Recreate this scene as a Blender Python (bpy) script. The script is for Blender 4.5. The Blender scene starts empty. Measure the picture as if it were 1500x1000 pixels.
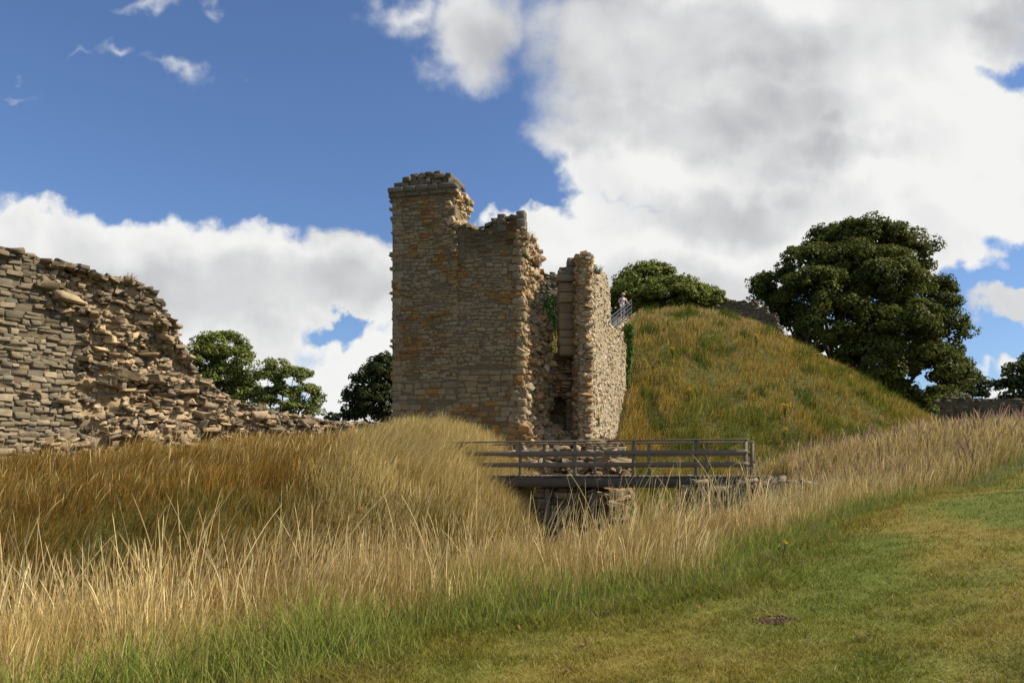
import bpy, math, random
import numpy as np
from mathutils import Vector
R = math.radians
rng = np.random.default_rng(11)
random.seed(5)
S = bpy.context.scene
COL = S.collection

# ------------------------------------------------------------------ camera, sky, sun, exposure
EYE, F, HZ = 1.5, 1125.0, 690.0            # eye height, focal length and horizon row in photo pixels
cam = bpy.data.objects.new('camera', bpy.data.cameras.new('camera')); COL.objects.link(cam)
cam.location = (0, 0, EYE); cam.rotation_euler = (R(90), 0, 0)
cam.data.sensor_width = 36; cam.data.lens = 27.0; cam.data.shift_y = 190 / 1500
cam.data.clip_start = 0.05; cam.data.clip_end = 3000
S.camera = cam
S.view_settings.view_transform = 'Standard'; S.view_settings.look = 'None'
S.view_settings.gamma = 1; S.view_settings.exposure = 0.42
S.cycles.max_bounces = 6; S.cycles.diffuse_bounces = 3; S.cycles.transmission_bounces = 3; S.cycles.transparent_max_bounces = 4
SUN_AZ, SUN_EL = R(97), R(46)              # azimuth from +Y towards +X
sdir = Vector((math.cos(SUN_EL) * math.sin(SUN_AZ), math.cos(SUN_EL) * math.cos(SUN_AZ), math.sin(SUN_EL)))
sl = bpy.data.lights.new('sun', 'SUN'); sl.energy = 5.0; sl.angle = R(0.55); sl.color = (1.0, 0.90, 0.74)
so = bpy.data.objects.new('sun', sl); COL.objects.link(so)
so.rotation_euler = sdir.to_track_quat('Z', 'Y').to_euler(); so.location = (60, -10, 60)

world = bpy.data.worlds.new("World"); S.world = world; world.use_nodes = True
try: world.cycles.sampling_method = 'MANUAL'; world.cycles.sample_map_resolution = 512
except Exception: pass


class NT:
    """small helper for wiring shader nodes"""
    def __init__(s, tree): s.t = tree; s.t.nodes.clear()
    def n(s, kind, **kw):
        o = s.t.nodes.new(kind)
        for k, v in kw.items(): setattr(o, k, v)
        return o
    def set(s, sock, v):
        if isinstance(v, bpy.types.NodeSocket): s.t.links.new(v, sock)
        elif v is not None: sock.default_value = v
    def math(s, op, a, b=None, c=None, clamp=False):
        o = s.n('ShaderNodeMath', operation=op, use_clamp=clamp)
        for i, v in enumerate((a, b, c)): s.set(o.inputs[i], v)
        return o.outputs[0]
    def vm(s, op, a, b=None):
        o = s.n('ShaderNodeVectorMath', operation=op); s.set(o.inputs[0], a)
        if op == 'SCALE': s.set(o.inputs['Scale'], b)
        elif b is not None: s.set(o.inputs[1], b)
        return o.outputs['Value'] if op in ('LENGTH', 'DOT_PRODUCT') else o.outputs[0]
    def noise(s, vec, scale, detail=4, rough=0.55, dist=0.0):
        o = s.n('ShaderNodeTexNoise'); s.set(o.inputs['Vector'], vec)
        o.inputs['Scale'].default_value = scale; o.inputs['Detail'].default_value = detail
        o.inputs['Roughness'].default_value = rough; o.inputs['Distortion'].default_value = dist
        return o
    def ramp(s, v, a, b, lo=0.0, hi=1.0, smooth=True):
        o = s.n('ShaderNodeMapRange', interpolation_type='SMOOTHSTEP' if smooth else 'LINEAR')
        s.set(o.inputs[0], v)
        for i, x in enumerate((a, b, lo, hi)): o.inputs[i + 1].default_value = x
        return o.outputs[0]
    def mix(s, f, a, b, mode='MIX'):
        o = s.n('ShaderNodeMix', data_type='RGBA', blend_type=mode)
        s.set(o.inputs[0], f)
        for i, v in ((6, a), (7, b)):
            s.set(o.inputs[i], v if isinstance(v, bpy.types.NodeSocket) else (*v, 1.0))
        return o.outputs[2]


def build_sky():
    w = NT(world.node_tree)
    sky = w.n('ShaderNodeTexSky', sky_type='NISHITA'); sky.sun_disc = False
    sky.sun_elevation = SUN_EL; sky.sun_rotation = SUN_AZ
    sky.air_density = 1.0; sky.dust_density = 0.6; sky.ozone_density = 2.0; sky.altitude = 60
    d = w.n('ShaderNodeTexCoord').outputs['Generated']
    sx = w.n('ShaderNodeSeparateXYZ'); w.set(sx.inputs[0], d)
    inv = w.math('DIVIDE', 1.0, w.math('MAXIMUM', w.math('ABSOLUTE', sx.outputs[1]), 0.05))
    cb = w.n('ShaderNodeCombineXYZ')
    w.set(cb.inputs[0], w.math('MULTIPLY', sx.outputs[0], inv)); w.set(cb.inputs[1], w.math('MULTIPLY', sx.outputs[2], inv))
    P = cb.outputs[0]
    def off(scale, amp, detail):
        c = w.noise(P, scale, detail, 0.6).outputs['Color']
        return w.vm('SCALE', w.vm('SUBTRACT', c, (0.5, 0.5, 0.5)), amp)
    Q = w.vm('ADD', w.vm('ADD', P, off(6.0, 0.16, 3)), off(26.0, 0.05, 3))
    flat = w.n('ShaderNodeVectorMath', operation='MULTIPLY'); w.set(flat.inputs[0], Q); flat.inputs[1].default_value = (1, 1, 0)
    Q = flat.outputs[0]
    def field(cl, k=1.0):
        cur = None
        for (px, py, rx, ry) in cl:
            c = ((px - 750) / F, (HZ - py) / F, 0.0)
            v = w.vm('MULTIPLY', w.vm('SUBTRACT', Q, c), (F / rx, F / ry, 0.0))
            e = w.math('MULTIPLY', w.math('SUBTRACT', 1.0, w.vm('LENGTH', v)), (min(rx, ry) + 12) / 100.0)
            if cur is None: cur = e
            else: cur = w.math('SMOOTH_MAX', cur, e, 0.12 * k)
        return cur
    clouds = [  # seen in the photograph as centre and radii
        (60, 420, 330, 135), (300, 440, 260, 130), (470, 430, 150, 105), (560, 410, 60, 70), (-250, 380, 330, 160),
        (300, 545, 220, 62), (530, 560, 95, 82), (420, 640, 360, 70),
        (1180, 110, 430, 250), (700, 40, 110, 85), (600, 10, 70, 42), (900, 60, 180, 95), (860, 190, 110, 62), (940, 240, 140, 72),
        (865, 300, 58, 44), (790, 335, 75, 36), (740, 340, 40, 30), (960, 400, 250, 130), (1200, 330, 300, 120), (1440, 200, 260, 165),
        (1000, 540, 260, 150), (1480, 455, 55, 26), (1475, 565, 50, 34), (1600, 600, 120, 40), (1800, 150, 300, 200),
        (1000, -260, 520, 170), (300, -330, 260, 90),
        (165, 95, 28, 14), (258, 95, 50, 22), (118, 98, 26, 9), (215, 12, 60, 14), (300, 8, 26, 10), (22, 142, 34, 7), (25, 108, 18, 8), (355, 74, 18, 6)]
    Sf = field(clouds)
    holes = [(494, 492, 30, 10), (1500, 112, 14, 8)]
    Hf = field(holes)
    n1 = w.noise(P, 11.0, 8, 0.62, 0.3).outputs['Fac']
    D = w.math('ADD', w.math('MINIMUM', Sf, w.math('ADD', w.math('MULTIPLY', Hf, -1.7), 0.03)), w.math('MULTIPLY', w.math('SUBTRACT', n1, 0.5), 0.55))
    sxy = w.n('ShaderNodeSeparateXYZ'); w.set(sxy.inputs[0], P)
    soft = w.math('ADD', w.ramp(sxy.outputs[1], 0.36, 0.52, 0.17, 0.58), w.ramp(w.noise(P, 3.0, 2).outputs['Fac'], 0.45, 0.65, 0.0, 0.22))
    alpha = w.ramp(w.math('DIVIDE', D, soft), 0.0, 1.0)
    alpha = w.math('MULTIPLY', alpha, w.ramp(sx.outputs[2], -0.02, 0.03))
    # relief: the same noise read a little towards the sun
    Ps = w.vm('ADD', P, (0.020, 0.026, 0.0))
    n2 = w.math('SUBTRACT', w.noise(P, 8.0, 4, 0.5, 0.2).outputs['Fac'], w.noise(Ps, 8.0, 4, 0.5, 0.2).outputs['Fac'])
    rel = n2
    big = w.noise(w.vm('ADD', P, (3.1, 1.7, 0)), 4.2, 3, 0.5).outputs['Fac']
    deep = w.ramp(Sf, 0.08, 0.8)
    grey = [(920, 60, 330, 85), (960, 165, 250, 58), (1230, 225, 120, 34), (1080, 310, 170, 44), (170, 450, 330, 60), (430, 430, 200, 55), (490, 335, 90, 22), (1470, 460, 90, 40), (980, 430, 210, 60), (1500, 40, 60, 60)]
    Gf = w.ramp(field(grey), -0.25, 0.4)
    sh = w.math('ADD', w.math('MULTIPLY', Gf, 0.50), w.math('MULTIPLY', w.math('MULTIPLY', w.ramp(big, 0.45, 0.66), deep), 0.34))
    sh = w.math('SUBTRACT', sh, w.math('MULTIPLY', rel, 1.0), clamp=True)
    ccol = w.mix(sh, (6.75, 6.75, 6.68), (3.3, 3.38, 3.58))
    tint = w.mix(1.0, sky.outputs[0], (0.69, 0.81, 1.01), 'MULTIPLY')
    col = w.mix(alpha, tint, ccol)
    bg = w.n('ShaderNodeBackground'); w.set(bg.inputs[0], col); bg.inputs[1].default_value = 0.1
    out = w.n('ShaderNodeOutputWorld'); w.t.links.new(bg.outputs[0], out.inputs[0])
build_sky()

# ------------------------------------------------------------------ helpers
def at(px, py, Y):
    """a point of the place at depth Y seen at a pixel of the photograph"""
    return np.array(((px - 750) / F * Y, Y, EYE + (HZ - py) / F * Y))
def zof(py, Y): return EYE + (HZ - py) / F * Y

_tab = np.random.default_rng(3).random((256, 256))
def vn(x, y, s=0):
    x = np.asarray(x, float) + s * 17.31; y = np.asarray(y, float) + s * 9.77
    xi = np.floor(x).astype(int); yi = np.floor(y).astype(int); fx = x - xi; fy = y - yi
    fx = fx * fx * (3 - 2 * fx); fy = fy * fy * (3 - 2 * fy)
    a = _tab[xi & 255, yi & 255]; b = _tab[(xi + 1) & 255, yi & 255]; c = _tab[xi & 255, (yi + 1) & 255]; d = _tab[(xi + 1) & 255, (yi + 1) & 255]
    return (a * (1 - fx) + b * fx) * (1 - fy) + (c * (1 - fx) + d * fx) * fy
def fb(x, y, s=0, o=3):
    t = 0; a = 0.5; n = 0
    for i in range(o):
        t = t + a * vn(np.asarray(x) * 2 ** i, np.asarray(y) * 2 ** i, s + i); n += a; a *= 0.5
    return t / n

def mesh_obj(name, V, Q, mat, tint=None, parent=None, smooth=False):
    """one mesh object from vertices (N,3) and quads (M,4) (a quad with equal last corners is a triangle)"""
    V = np.asarray(V, np.float32).reshape(-1, 3); Q = np.asarray(Q, np.int32).reshape(-1, Q.shape[-1])
    me = bpy.data.meshes.new(name)
    me.vertices.add(len(V)); me.vertices.foreach_set('co', V.ravel())
    k = Q.shape[1]
    me.loops.add(Q.size); me.loops.foreach_set('vertex_index', Q.ravel())
    me.polygons.add(len(Q)); me.polygons.foreach_set('loop_start', np.arange(0, Q.size, k, dtype=np.int32))
    if smooth: me.polygons.foreach_set('use_smooth', np.ones(len(Q), bool))
    if tint is not None:
        t = np.ones((len(V), 4), np.float32); t[:, :3] = np.asarray(tint, np.float32).reshape(-1, 3)
        a = me.attributes.new('tint', 'FLOAT_COLOR', 'POINT'); a.data.foreach_set('color', t.ravel())
    me.update(calc_edges=True)
    me.materials.append(mat)
    o = bpy.data.objects.new(name, me); COL.objects.link(o)
    if parent is not None: o.parent = parent; o.matrix_parent_inverse = parent.matrix_world.inverted() if False else o.matrix_parent_inverse
    return o
def tag(o, label, cat, group=None, kind=None):
    if label: o['label'] = label
    if cat: o['category'] = cat
    if group: o['group'] = group
    if kind: o['kind'] = kind
    return o
def thing(name, label, cat, group=None):
    o = bpy.data.objects.new(name, None); COL.objects.link(o); o.empty_display_size = 0.2
    return tag(o, label, cat, group)

class Buf:
    def __init__(s): s.V = []; s.Q = []; s.T = []; s.n = 0
    def add(s, V, Q, T):
        V = np.asarray(V, float).reshape(-1, 3); s.V.append(V); s.Q.append(np.asarray(Q) + s.n); s.n += len(V)
        T = np.asarray(T, float)
        s.T.append(np.broadcast_to(T, V.shape) if T.ndim == 1 else T.reshape(-1, 3))
    def build(s, name, mat, parent=None, smooth=False):
        return mesh_obj(name, np.concatenate(s.V), np.concatenate(s.Q), mat, np.concatenate(s.T), parent, smooth)

def cube_shell(n):
    idx = {}; V = []; Q = []
    def vid(p):
        if p not in idx: idx[p] = len(V); V.append(p)
        return idx[p]
    for ax in range(3):
        for sgn in (0, n):
            for i in range(n):
                for j in range(n):
                    q = []
                    for (a, b) in ((i, j), (i + 1, j), (i + 1, j + 1), (i, j + 1)):
                        p = [0, 0, 0]; p[ax] = sgn; p[(ax + 1) % 3] = a; p[(ax + 2) % 3] = b; q.append(vid(tuple(p)))
                    Q.append(q if sgn else q[::-1])
    return np.array(V, float) / n * 2 - 1, np.array(Q)
SHELL = {n: cube_shell(n) for n in (1, 2, 3, 4)}
CRISP = {3: (np.where(np.abs(SHELL[3][0]) < .5, SHELL[3][0] * 2.4, SHELL[3][0]), SHELL[3][1]), 4: (np.where((np.abs(SHELL[4][0]) > .1) & (np.abs(SHELL[4][0]) < .7), SHELL[4][0] * 1.7, SHELL[4][0]), SHELL[4][1])}

def rotmats(a, b, c):
    ca, sa, cb_, sb, cc, sc = np.cos(a), np.sin(a), np.cos(b), np.sin(b), np.cos(c), np.sin(c)
    z = np.zeros_like(a); o = np.ones_like(a)
    M = lambda *r: np.stack(r, -1).reshape(-1, 3, 3)
    return M(ca, -sa, z, sa, ca, z, z, z, o) @ M(cb_, z, sb, z, o, z, -sb, z, cb_) @ M(o, z, z, z, cc, -sc, z, sc, cc)

def stones(buf, C, Hs, frame, tint, rnd=(0.05, 0.05, 0.05), k=9.0, jit=0.12, rough=0.05, n=3):
    """many separate weathered stones: rounded, skewed blocks. frame columns are the wall's own axes"""
    C = np.asarray(C, float); N = len(C)
    if N == 0: return
    B, Q = CRISP[n] if (k >= 8 and n in CRISP) else SHELL[n]
    nr = (np.abs(B) ** k).sum(1) ** (1 / k); B = B / nr[:, None]
    cj = rng.normal(0, jit, (N, 2, 2, 2, 3)).clip(-2.2 * jit, 2.2 * jit)
    w = (B + 1) / 2
    P = np.broadcast_to(B, (N,) + B.shape).copy()
    for i in (0, 1):
        for j in (0, 1):
            for l in (0, 1):
                wt = (w[:, 0] if i else 1 - w[:, 0]) * (w[:, 1] if j else 1 - w[:, 1]) * (w[:, 2] if l else 1 - w[:, 2])
                P += wt[None, :, None] * cj[:, i, j, l][:, None, :]
    P += rng.normal(0, rough, P.shape)
    P *= np.asarray(Hs, float)[:, None, :]
    M = rotmats(rng.normal(0, rnd[0], N), rng.normal(0, rnd[1], N), rng.normal(0, rnd[2], N))
    P = np.einsum('nij,nvj->nvi', M, P)
    P = P @ np.asarray(frame, float).T + C[:, None, :]
    QQ = (Q[None] + (np.arange(N) * len(B))[:, None, None]).reshape(-1, 4)
    T = np.repeat(np.asarray(tint, float), len(B), 0)
    buf.add(P, QQ, T)

def box(buf, c, h, frame=np.eye(3), tint=(.3, .3, .3), k=10, n=2, jit=0.0, rough=0.0):
    stones(buf, [c], [h], frame, [tint], (0, 0, 0), k, jit, rough, n)
def bar(buf, a, b, w, h, tint, up=(0, 0, 1), jit=0.02, k=14, n=2):
    a = np.asarray(a, float); b = np.asarray(b, float); d = b - a; L = np.linalg.norm(d); d /= L
    up = np.asarray(up, float); s = np.cross(d, up)
    if np.linalg.norm(s) < 1e-3: s = np.cross(d, (0, 1, 0))
    s /= np.linalg.norm(s); u = np.cross(s, d)
    stones(buf, [(a + b) / 2], [(L / 2, w / 2, h / 2)], np.stack([d, s, u], 1), [tint], (0, 0, 0), k, jit, 0.01, n)
def tube(buf, pts, rad, tint, seg=7):
    pts = np.asarray(pts, float); rad = np.broadcast_to(np.asarray(rad, float), (len(pts),))
    d = np.gradient(pts, axis=0); d /= np.linalg.norm(d, axis=1)[:, None] + 1e-9
    a = np.cross(d, (0.31, 0.92, 0.23)); a /= np.linalg.norm(a, axis=1)[:, None] + 1e-9; b = np.cross(d, a)
    th = np.linspace(0, 2 * np.pi, seg, endpoint=False)
    V = pts[:, None] + rad[:, None, None] * (np.cos(th)[None, :, None] * a[:, None] + np.sin(th)[None, :, None] * b[:, None])
    m = len(pts); Q = []
    for i in range(m - 1):
        for j in range(seg):
            Q.append((i * seg + j, i * seg + (j + 1) % seg, (i + 1) * seg + (j + 1) % seg, (i + 1) * seg + j))
    buf.add(V, np.array(Q), tint)
def sheet(buf, G, tint):
    """a grid of points (a,b,3) as quads"""
    a, b = G.shape[:2]; i = np.arange(a * b).reshape(a, b)
    Q = np.stack([i[:-1, :-1], i[1:, :-1], i[1:, 1:], i[:-1, 1:]], -1).reshape(-1, 4)
    buf.add(G, Q, tint)

# ------------------------------------------------------------------ materials
def stone_mat(name, scale=3.0, lichen=0.35, rough=0.92, bump=0.35):
    m = bpy.data.materials.new(name); m.use_nodes = True; w = NT(m.node_tree)
    out = w.n('ShaderNodeOutputMaterial'); b = w.n('ShaderNodeBsdfPrincipled'); w.t.links.new(b.outputs[0], out.inputs[0])
    p = w.n('ShaderNodeTexCoord').outputs['Object']
    t = w.n('ShaderNodeAttribute', attribute_name='tint').outputs['Color']
    n1 = w.noise(p, scale * 3.0, 6, 0.65).outputs['Fac']; n2 = w.noise(p, scale * 0.45, 4, 0.6).outputs['Fac']; n3 = w.noise(p, scale * 9, 4, 0.7).outputs['Fac']
    v = w.math('ADD', w.math('MULTIPLY', n1, 0.9), w.math('MULTIPLY', n3, 0.55)); v = w.math('ADD', v, 0.30)
    g = w.n('ShaderNodeCombineColor'); [w.set(g.inputs[i], v) for i in range(3)]
    c = w.mix(1.0, t, g.outputs[0], 'MULTIPLY')
    lf = w.math('MULTIPLY', w.ramp(w.math('ADD', w.math('MULTIPLY', n2, 0.6), w.math('MULTIPLY', n1, 0.4)), 0.50, 0.64), lichen)
    c = w.mix(lf, c, (0.075, 0.07, 0.055))
    c = w.mix(w.math('MULTIPLY', w.ramp(n3, 0.60, 0.70), 0.35), c, (0.42, 0.39, 0.32))
    w.set(b.inputs['Base Color'], c); b.inputs['Roughness'].default_value = rough; b.inputs['Specular IOR Level'].default_value = 0.15
    bp = w.n('ShaderNodeBump'); bp.inputs['Strength'].default_value = bump; bp.inputs['Distance'].default_value = 0.03
    w.set(bp.inputs['Height'], w.math('ADD', n1, w.math('MULTIPLY', n3, 0.6))); w.t.links.new(bp.outputs[0], b.inputs['Normal'])
    return m
def leaf_mat(name, trans=0.3, gloss=0.04, var=0.0):
    m = bpy.data.materials.new(name); m.use_nodes = True; w = NT(m.node_tree)
    out = w.n('ShaderNodeOutputMaterial')
    t = w.n('ShaderNodeAttribute', attribute_name='tint').outputs['Color']
    d = w.n('ShaderNodeBsdfDiffuse'); w.set(d.inputs[0], t)
    tr = w.n('ShaderNodeBsdfTranslucent'); w.set(tr.inputs[0], t)
    mx = w.n('ShaderNodeMixShader'); mx.inputs[0].default_value = trans
    w.t.links.new(d.outputs[0], mx.inputs[1]); w.t.links.new(tr.outputs[0], mx.inputs[2])
    last = mx
    if gloss:
        g = w.n('ShaderNodeBsdfGlossy'); g.inputs['Roughness'].default_value = 0.5; g.inputs[0].default_value = (.9, .9, .9, 1)
        m2 = w.n('ShaderNodeMixShader'); m2.inputs[0].default_value = gloss
        w.t.links.new(mx.outputs[0], m2.inputs[1]); w.t.links.new(g.outputs[0], m2.inputs[2]); last = m2
    w.t.links.new(last.outputs[0], out.inputs[0]); return m
def tint_mat(name, rough=0.8, scale=20, amp=0.5, spec=0.2, bump=0.2, stretch=(1, 1, 1)):
    m = bpy.data.materials.new(name); m.use_nodes = True; w = NT(m.node_tree)
    out = w.n('ShaderNodeOutputMaterial'); b = w.n('ShaderNodeBsdfPrincipled'); w.t.links.new(b.outputs[0], out.inputs[0])
    p = w.vm('MULTIPLY', w.n('ShaderNodeTexCoord').outputs['Object'], stretch)
    t = w.n('ShaderNodeAttribute', attribute_name='tint').outputs['Color']
    n1 = w.noise(p, scale, 5, 0.65).outputs['Fac']
    v = w.math('ADD', w.math('MULTIPLY', n1, 2 * amp), 1 - amp)
    g = w.n('ShaderNodeCombineColor'); [w.set(g.inputs[i], v) for i in range(3)]
    w.set(b.inputs['Base Color'], w.mix(1.0, t, g.outputs[0], 'MULTIPLY')); b.inputs['Roughness'].default_value = rough
    b.inputs['Specular IOR Level'].default_value = spec
    bp = w.n('ShaderNodeBump'); bp.inputs['Strength'].default_value = bump; bp.inputs['Distance'].default_value = 0.02
    w.set(bp.inputs['Height'], n1); w.t.links.new(bp.outputs[0], b.inputs['Normal']); return m
M_STONE = stone_mat('weathered_sandstone', 3.0, 0.45)
M_PALE = stone_mat('pale_sandstone', 3.0, 0.22)
M_MORTAR = stone_mat('old_mortar', 5.0, 0.3, bump=0.7)
M_SOIL = stone_mat('soil', 8.0, 0.3, bump=0.8)
M_GROUND = stone_mat('thatch_and_turf', 2.0, 0.12, bump=0.6)
M_GRASS = leaf_mat('grass_blades', 0.3, 0.0)
M_LEAF = leaf_mat('tree_leaves', 0.36, 0.012)
M_BARK = tint_mat('bark', 0.95, 6, 0.5, 0.1, 0.8, (1, 1, 0.25))
M_WOOD = tint_mat('weathered_timber', 0.85, 14, 0.35, 0.2, 0.3, (0.3, 1, 1))
M_IRON = tint_mat('grey_painted_iron', 0.55, 30, 0.15, 0.4, 0.05)
M_CLOTH = tint_mat('cloth', 0.9, 12, 0.15, 0.1, 0.1)

# ------------------------------------------------------------------ terrain
CP = np.array([
    (-8, -5, -.5), (0, -6, -.05), (10, -6, .8), (22, -6, 2), (0, 4, -.02), (-2.2, 5.4, -.12), (0.5, 7.8, .02), (4, 5, .3), (12, 5, 1.05), (24, 6, 2.2),
    (2.8, 9.1, .2), (7, 10, .55), (5, 12.6, .4), (12, 13, 1.05), (7.3, 15.8, .72), (10, 18.5, .98), (14.7, 22.2, 1.48), (20, 20, 1.9), (22, 27, 2.1), (32, 30, 2.6), (40, 20, 3),
    (-6, 5.6, -.32), (-3.3, 7.8, -.12), (-1, 10.2, 0), (2.2, 14, .05), (5.2, 17.5, .15), (7, 20.5, .25), (-12, 1, -.8), (-20, -5, -1.2), (-14, -6, -.8),
    (-18, 6, -2.6), (-10.5, 11.2, -2.5), (-6, 15.2, -2.4), (-2, 18.6, -2.3), (1.5, 22, -2.2), (3, 25, -2.1), (5.2, 29.5, -1.5), (8, 33, -.8), (13, 35, 0.0), (20, 38, .8), (30, 42, 1.2),
    (-16.5, 17.5, 1.25), (-12.6, 19.6, 1.4), (-9.2, 22.2, 1.75), (-6, 22.8, 1.75), (-4.2, 22.6, 1.6), (-2.6, 22.8, 1.2), (-1.1, 23.8, .6), (-.3, 25.5, .6), (-12, 15.5, -.2), (-7.5, 18.5, .3), (-3.4, 20.4, .6), (-.4, 21.6, -.9),
    (-10, 26, 2.2), (-5.5, 28.5, 2.5), (-2, 28.5, 2.5), (-5, 33, 3.2), (0.5, 33, 2.7), (3, 34, 2.5),
    (8.8, 22.4, .45), (8.2, 23.3, .5), (8.7, 24.9, 1.2), (9.6, 26.8, 1.35), (7.6, 25.6, .9), (11.4, 27, 1.9), (13.8, 27, 2.3), (16.8, 26, 2.6), (12.5, 24, 1.45), (20, 31, 2.9), (12, 30.5, 1.0), (16, 32, 1.4), (30, 36, 3), (6.9, 22.6, .1),
    (-20, 30, 2.5), (-30, 14, 1.3), (-40, 40, 2.2), (-10, 45, 3), (0, 60, 3), (-50, 80, 2), (50, 60, 2), (30, 70, 1), (60, 20, 3.5), (0, 110, 2), (60, 110, 2), (-60, 10, 1), (-60, 110, 2)], float)
def tps_fit(C):
    n = len(C); d = np.hypot(C[:, None, 0] - C[None, :, 0], C[:, None, 1] - C[None, :, 1])
    K = np.where(d > 0, d * d * np.log(d + 1e-12), 0) + np.eye(n) * 0.6
    Pm = np.c_[np.ones(n), C[:, :2]]
    A = np.block([[K, Pm], [Pm.T, np.zeros((3, 3))]])
    return np.linalg.solve(A, np.r_[C[:, 2], 0, 0, 0])
TW = tps_fit(CP)
MC = np.array((12.5, 60.0))
def motte(X, Y):
    r = np.hypot(X - MC[0], Y - MC[1])
    r = r + 1.2 * (fb(X / 7, Y / 7, 4) - .5) + 1.1 * (fb(X / 2.6, Y / 2.6, 8) - .5)
    z = 13.4 - .69 * (np.sqrt((r - 4.6) ** 2 + 13.0) + (r - 4.6) - 2.0) * .5 * 1.0
    z = np.where(r < 40, z, -20)
    return z
def height_raw(X, Y):
    X = np.asarray(X, float); Y = np.asarray(Y, float); sh = X.shape; x = X.ravel().clip(-60, 60); y = Y.ravel().clip(-10, 112)
    out = np.empty(len(x))
    for i in range(0, len(x), 40000):
        a, b = x[i:i + 40000], y[i:i + 40000]
        d2 = (a[:, None] - CP[None, :, 0]) ** 2 + (b[:, None] - CP[None, :, 1]) ** 2
        out[i:i + 40000] = (0.5 * d2 * np.log(d2 + 1e-12)) @ TW[:len(CP)] + TW[-3] + TW[-2] * a + TW[-1] * b
    h = out.reshape(sh)
    far = np.clip((np.hypot(X, Y) - 75) / 60, 0, 1); h = h * (1 - far) + 2.0 * far
    h = h + 0.10 * (fb(X / 1.3, Y / 1.3, 1) - .5) + 0.25 * (fb(X / 5, Y / 5, 2) - .5) * np.clip((Y - 12) / 6, 0, 1)
    m = motte(X, Y); bump = 9.0 * np.exp(-(((X - 2.0) / 5.0) ** 2 + ((Y - 54.5) / 6.5) ** 2))
    h2 = h + bump
    k = 0.8; return np.logaddexp(h2 / k, m / k) * k
GX0, GY0, GS = -64.0, -12.0, 0.25
gx = np.arange(GX0, 74, GS); gy = np.arange(GY0, 112, GS)
HG = height_raw(*np.meshgrid(gx, gy, indexing='ij'))
def H(X, Y):
    X = np.asarray(X, float); Y = np.asarray(Y, float)
    fx = ((X - GX0) / GS).clip(0, len(gx) - 1.001); fy = ((Y - GY0) / GS).clip(0, len(gy) - 1.001)
    i = fx.astype(int); j = fy.astype(int); fx = fx - i; fy = fy - j
    return (HG[i, j] * (1 - fx) + HG[i + 1, j] * fx) * (1 - fy) + (HG[i, j + 1] * (1 - fx) + HG[i + 1, j + 1] * fx) * fy

def sdist(X, Y, L):
    """signed distance to a polyline, positive on its left side"""
    L = np.asarray(L, float); X = np.asarray(X, float); Y = np.asarray(Y, float)
    best = np.full(X.shape, 1e9); sg = np.ones(X.shape)
    for (a, b), (c, d) in zip(L[:-1], L[1:]):
        ux, uy = c - a, d - b; l2 = ux * ux + uy * uy
        t = (((X - a) * ux + (Y - b) * uy) / l2).clip(0, 1)
        dd = np.hypot(X - a - t * ux, Y - b - t * uy); s = ux * (Y - b) - uy * (X - a)
        u = dd < best; best = np.where(u, dd, best); sg = np.where(u, np.where(s >= 0, 1, -1), sg)
    return best * sg
EDGE = [(-9, -6), (-4.2, 2), (-2.2, 5.4), (-.9, 6.9), (0.55, 7.8), (2.8, 9.1), (5.0, 12.4), (7.3, 15.6), (10, 18.3), (14.7, 22), (22, 27), (40, 37)]
CENTER = [(-30, -2), (-18, 6), (-10.5, 11.2), (-6, 15.2), (-2, 18.6), (1.5, 22), (3, 25), (5.2, 29.5), (8, 33), (13, 35), (20, 38), (40, 44)]
def d_edge(X, Y): return sdist(X, Y, EDGE) + 0.9 * (fb(np.asarray(X) / 1.1, np.asarray(Y) / 1.1, 6) - .5)
def d_ctr(X, Y): return sdist(X, Y, CENTER)

def lerp(a, b, t): t = np.asarray(t)[..., None]; return np.asarray(a) * (1 - t) + np.asarray(b) * t
def ss(a, b, x): t = ((x - a) / (b - a)).clip(0, 1); return t * t * (3 - 2 * t)
LAWN_A, LAWN_B = np.array((.13, .158, .021)), np.array((.25, .195, .038))
def lawn_tint(X, Y):
    n = fb(X / 1.6, Y / 1.6, 9, 4); st = fb((X * .8 - Y * .6) / .8, (X * .6 + Y * .8) / 6, 12)   # mowing runs along the edge
    return lerp(LAWN_A, LAWN_B, ss(.38, .68, .6 * n + .4 * st))
def ground_tint(X, Y):
    de = d_edge(X, Y); c = lawn_tint(X, Y) * .8
    th = lerp((.085, .062, .022), (.07, .075, .02), ss(.4, .6, fb(X / 3, Y / 3, 5)))
    return lerp(c, th, ss(-.2, .5, de))
def graded(lo, hi, c0, c1, s0, grow):
    a = list(np.arange(c0, c1, s0)); s = s0; x = c1
    while x < hi: a.append(x); s *= grow; x += s
    a.append(hi); s = s0; x = c0 - s0; b = []
    while x > lo: b.append(x); s *= grow; x -= s
    b.append(lo); return np.array(b[::-1] + a)
xs = graded(-900, 900, -16, 24, .22, 1.035); ys = graded(-60, 1500, 2, 42, .22, 1.03)
XX, YY = np.meshgrid(xs, ys, indexing='ij'); ZZ = height_raw(XX, YY)
b = Buf(); sheet(b, np.stack([XX, YY, ZZ], -1), ground_tint(XX, YY).reshape(-1, 3))
gobj = b.build('ground', M_GROUND, smooth=True); tag(gobj, 'grassy castle ground with ditch, banks and steep mound', 'ground', kind='structure')

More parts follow.
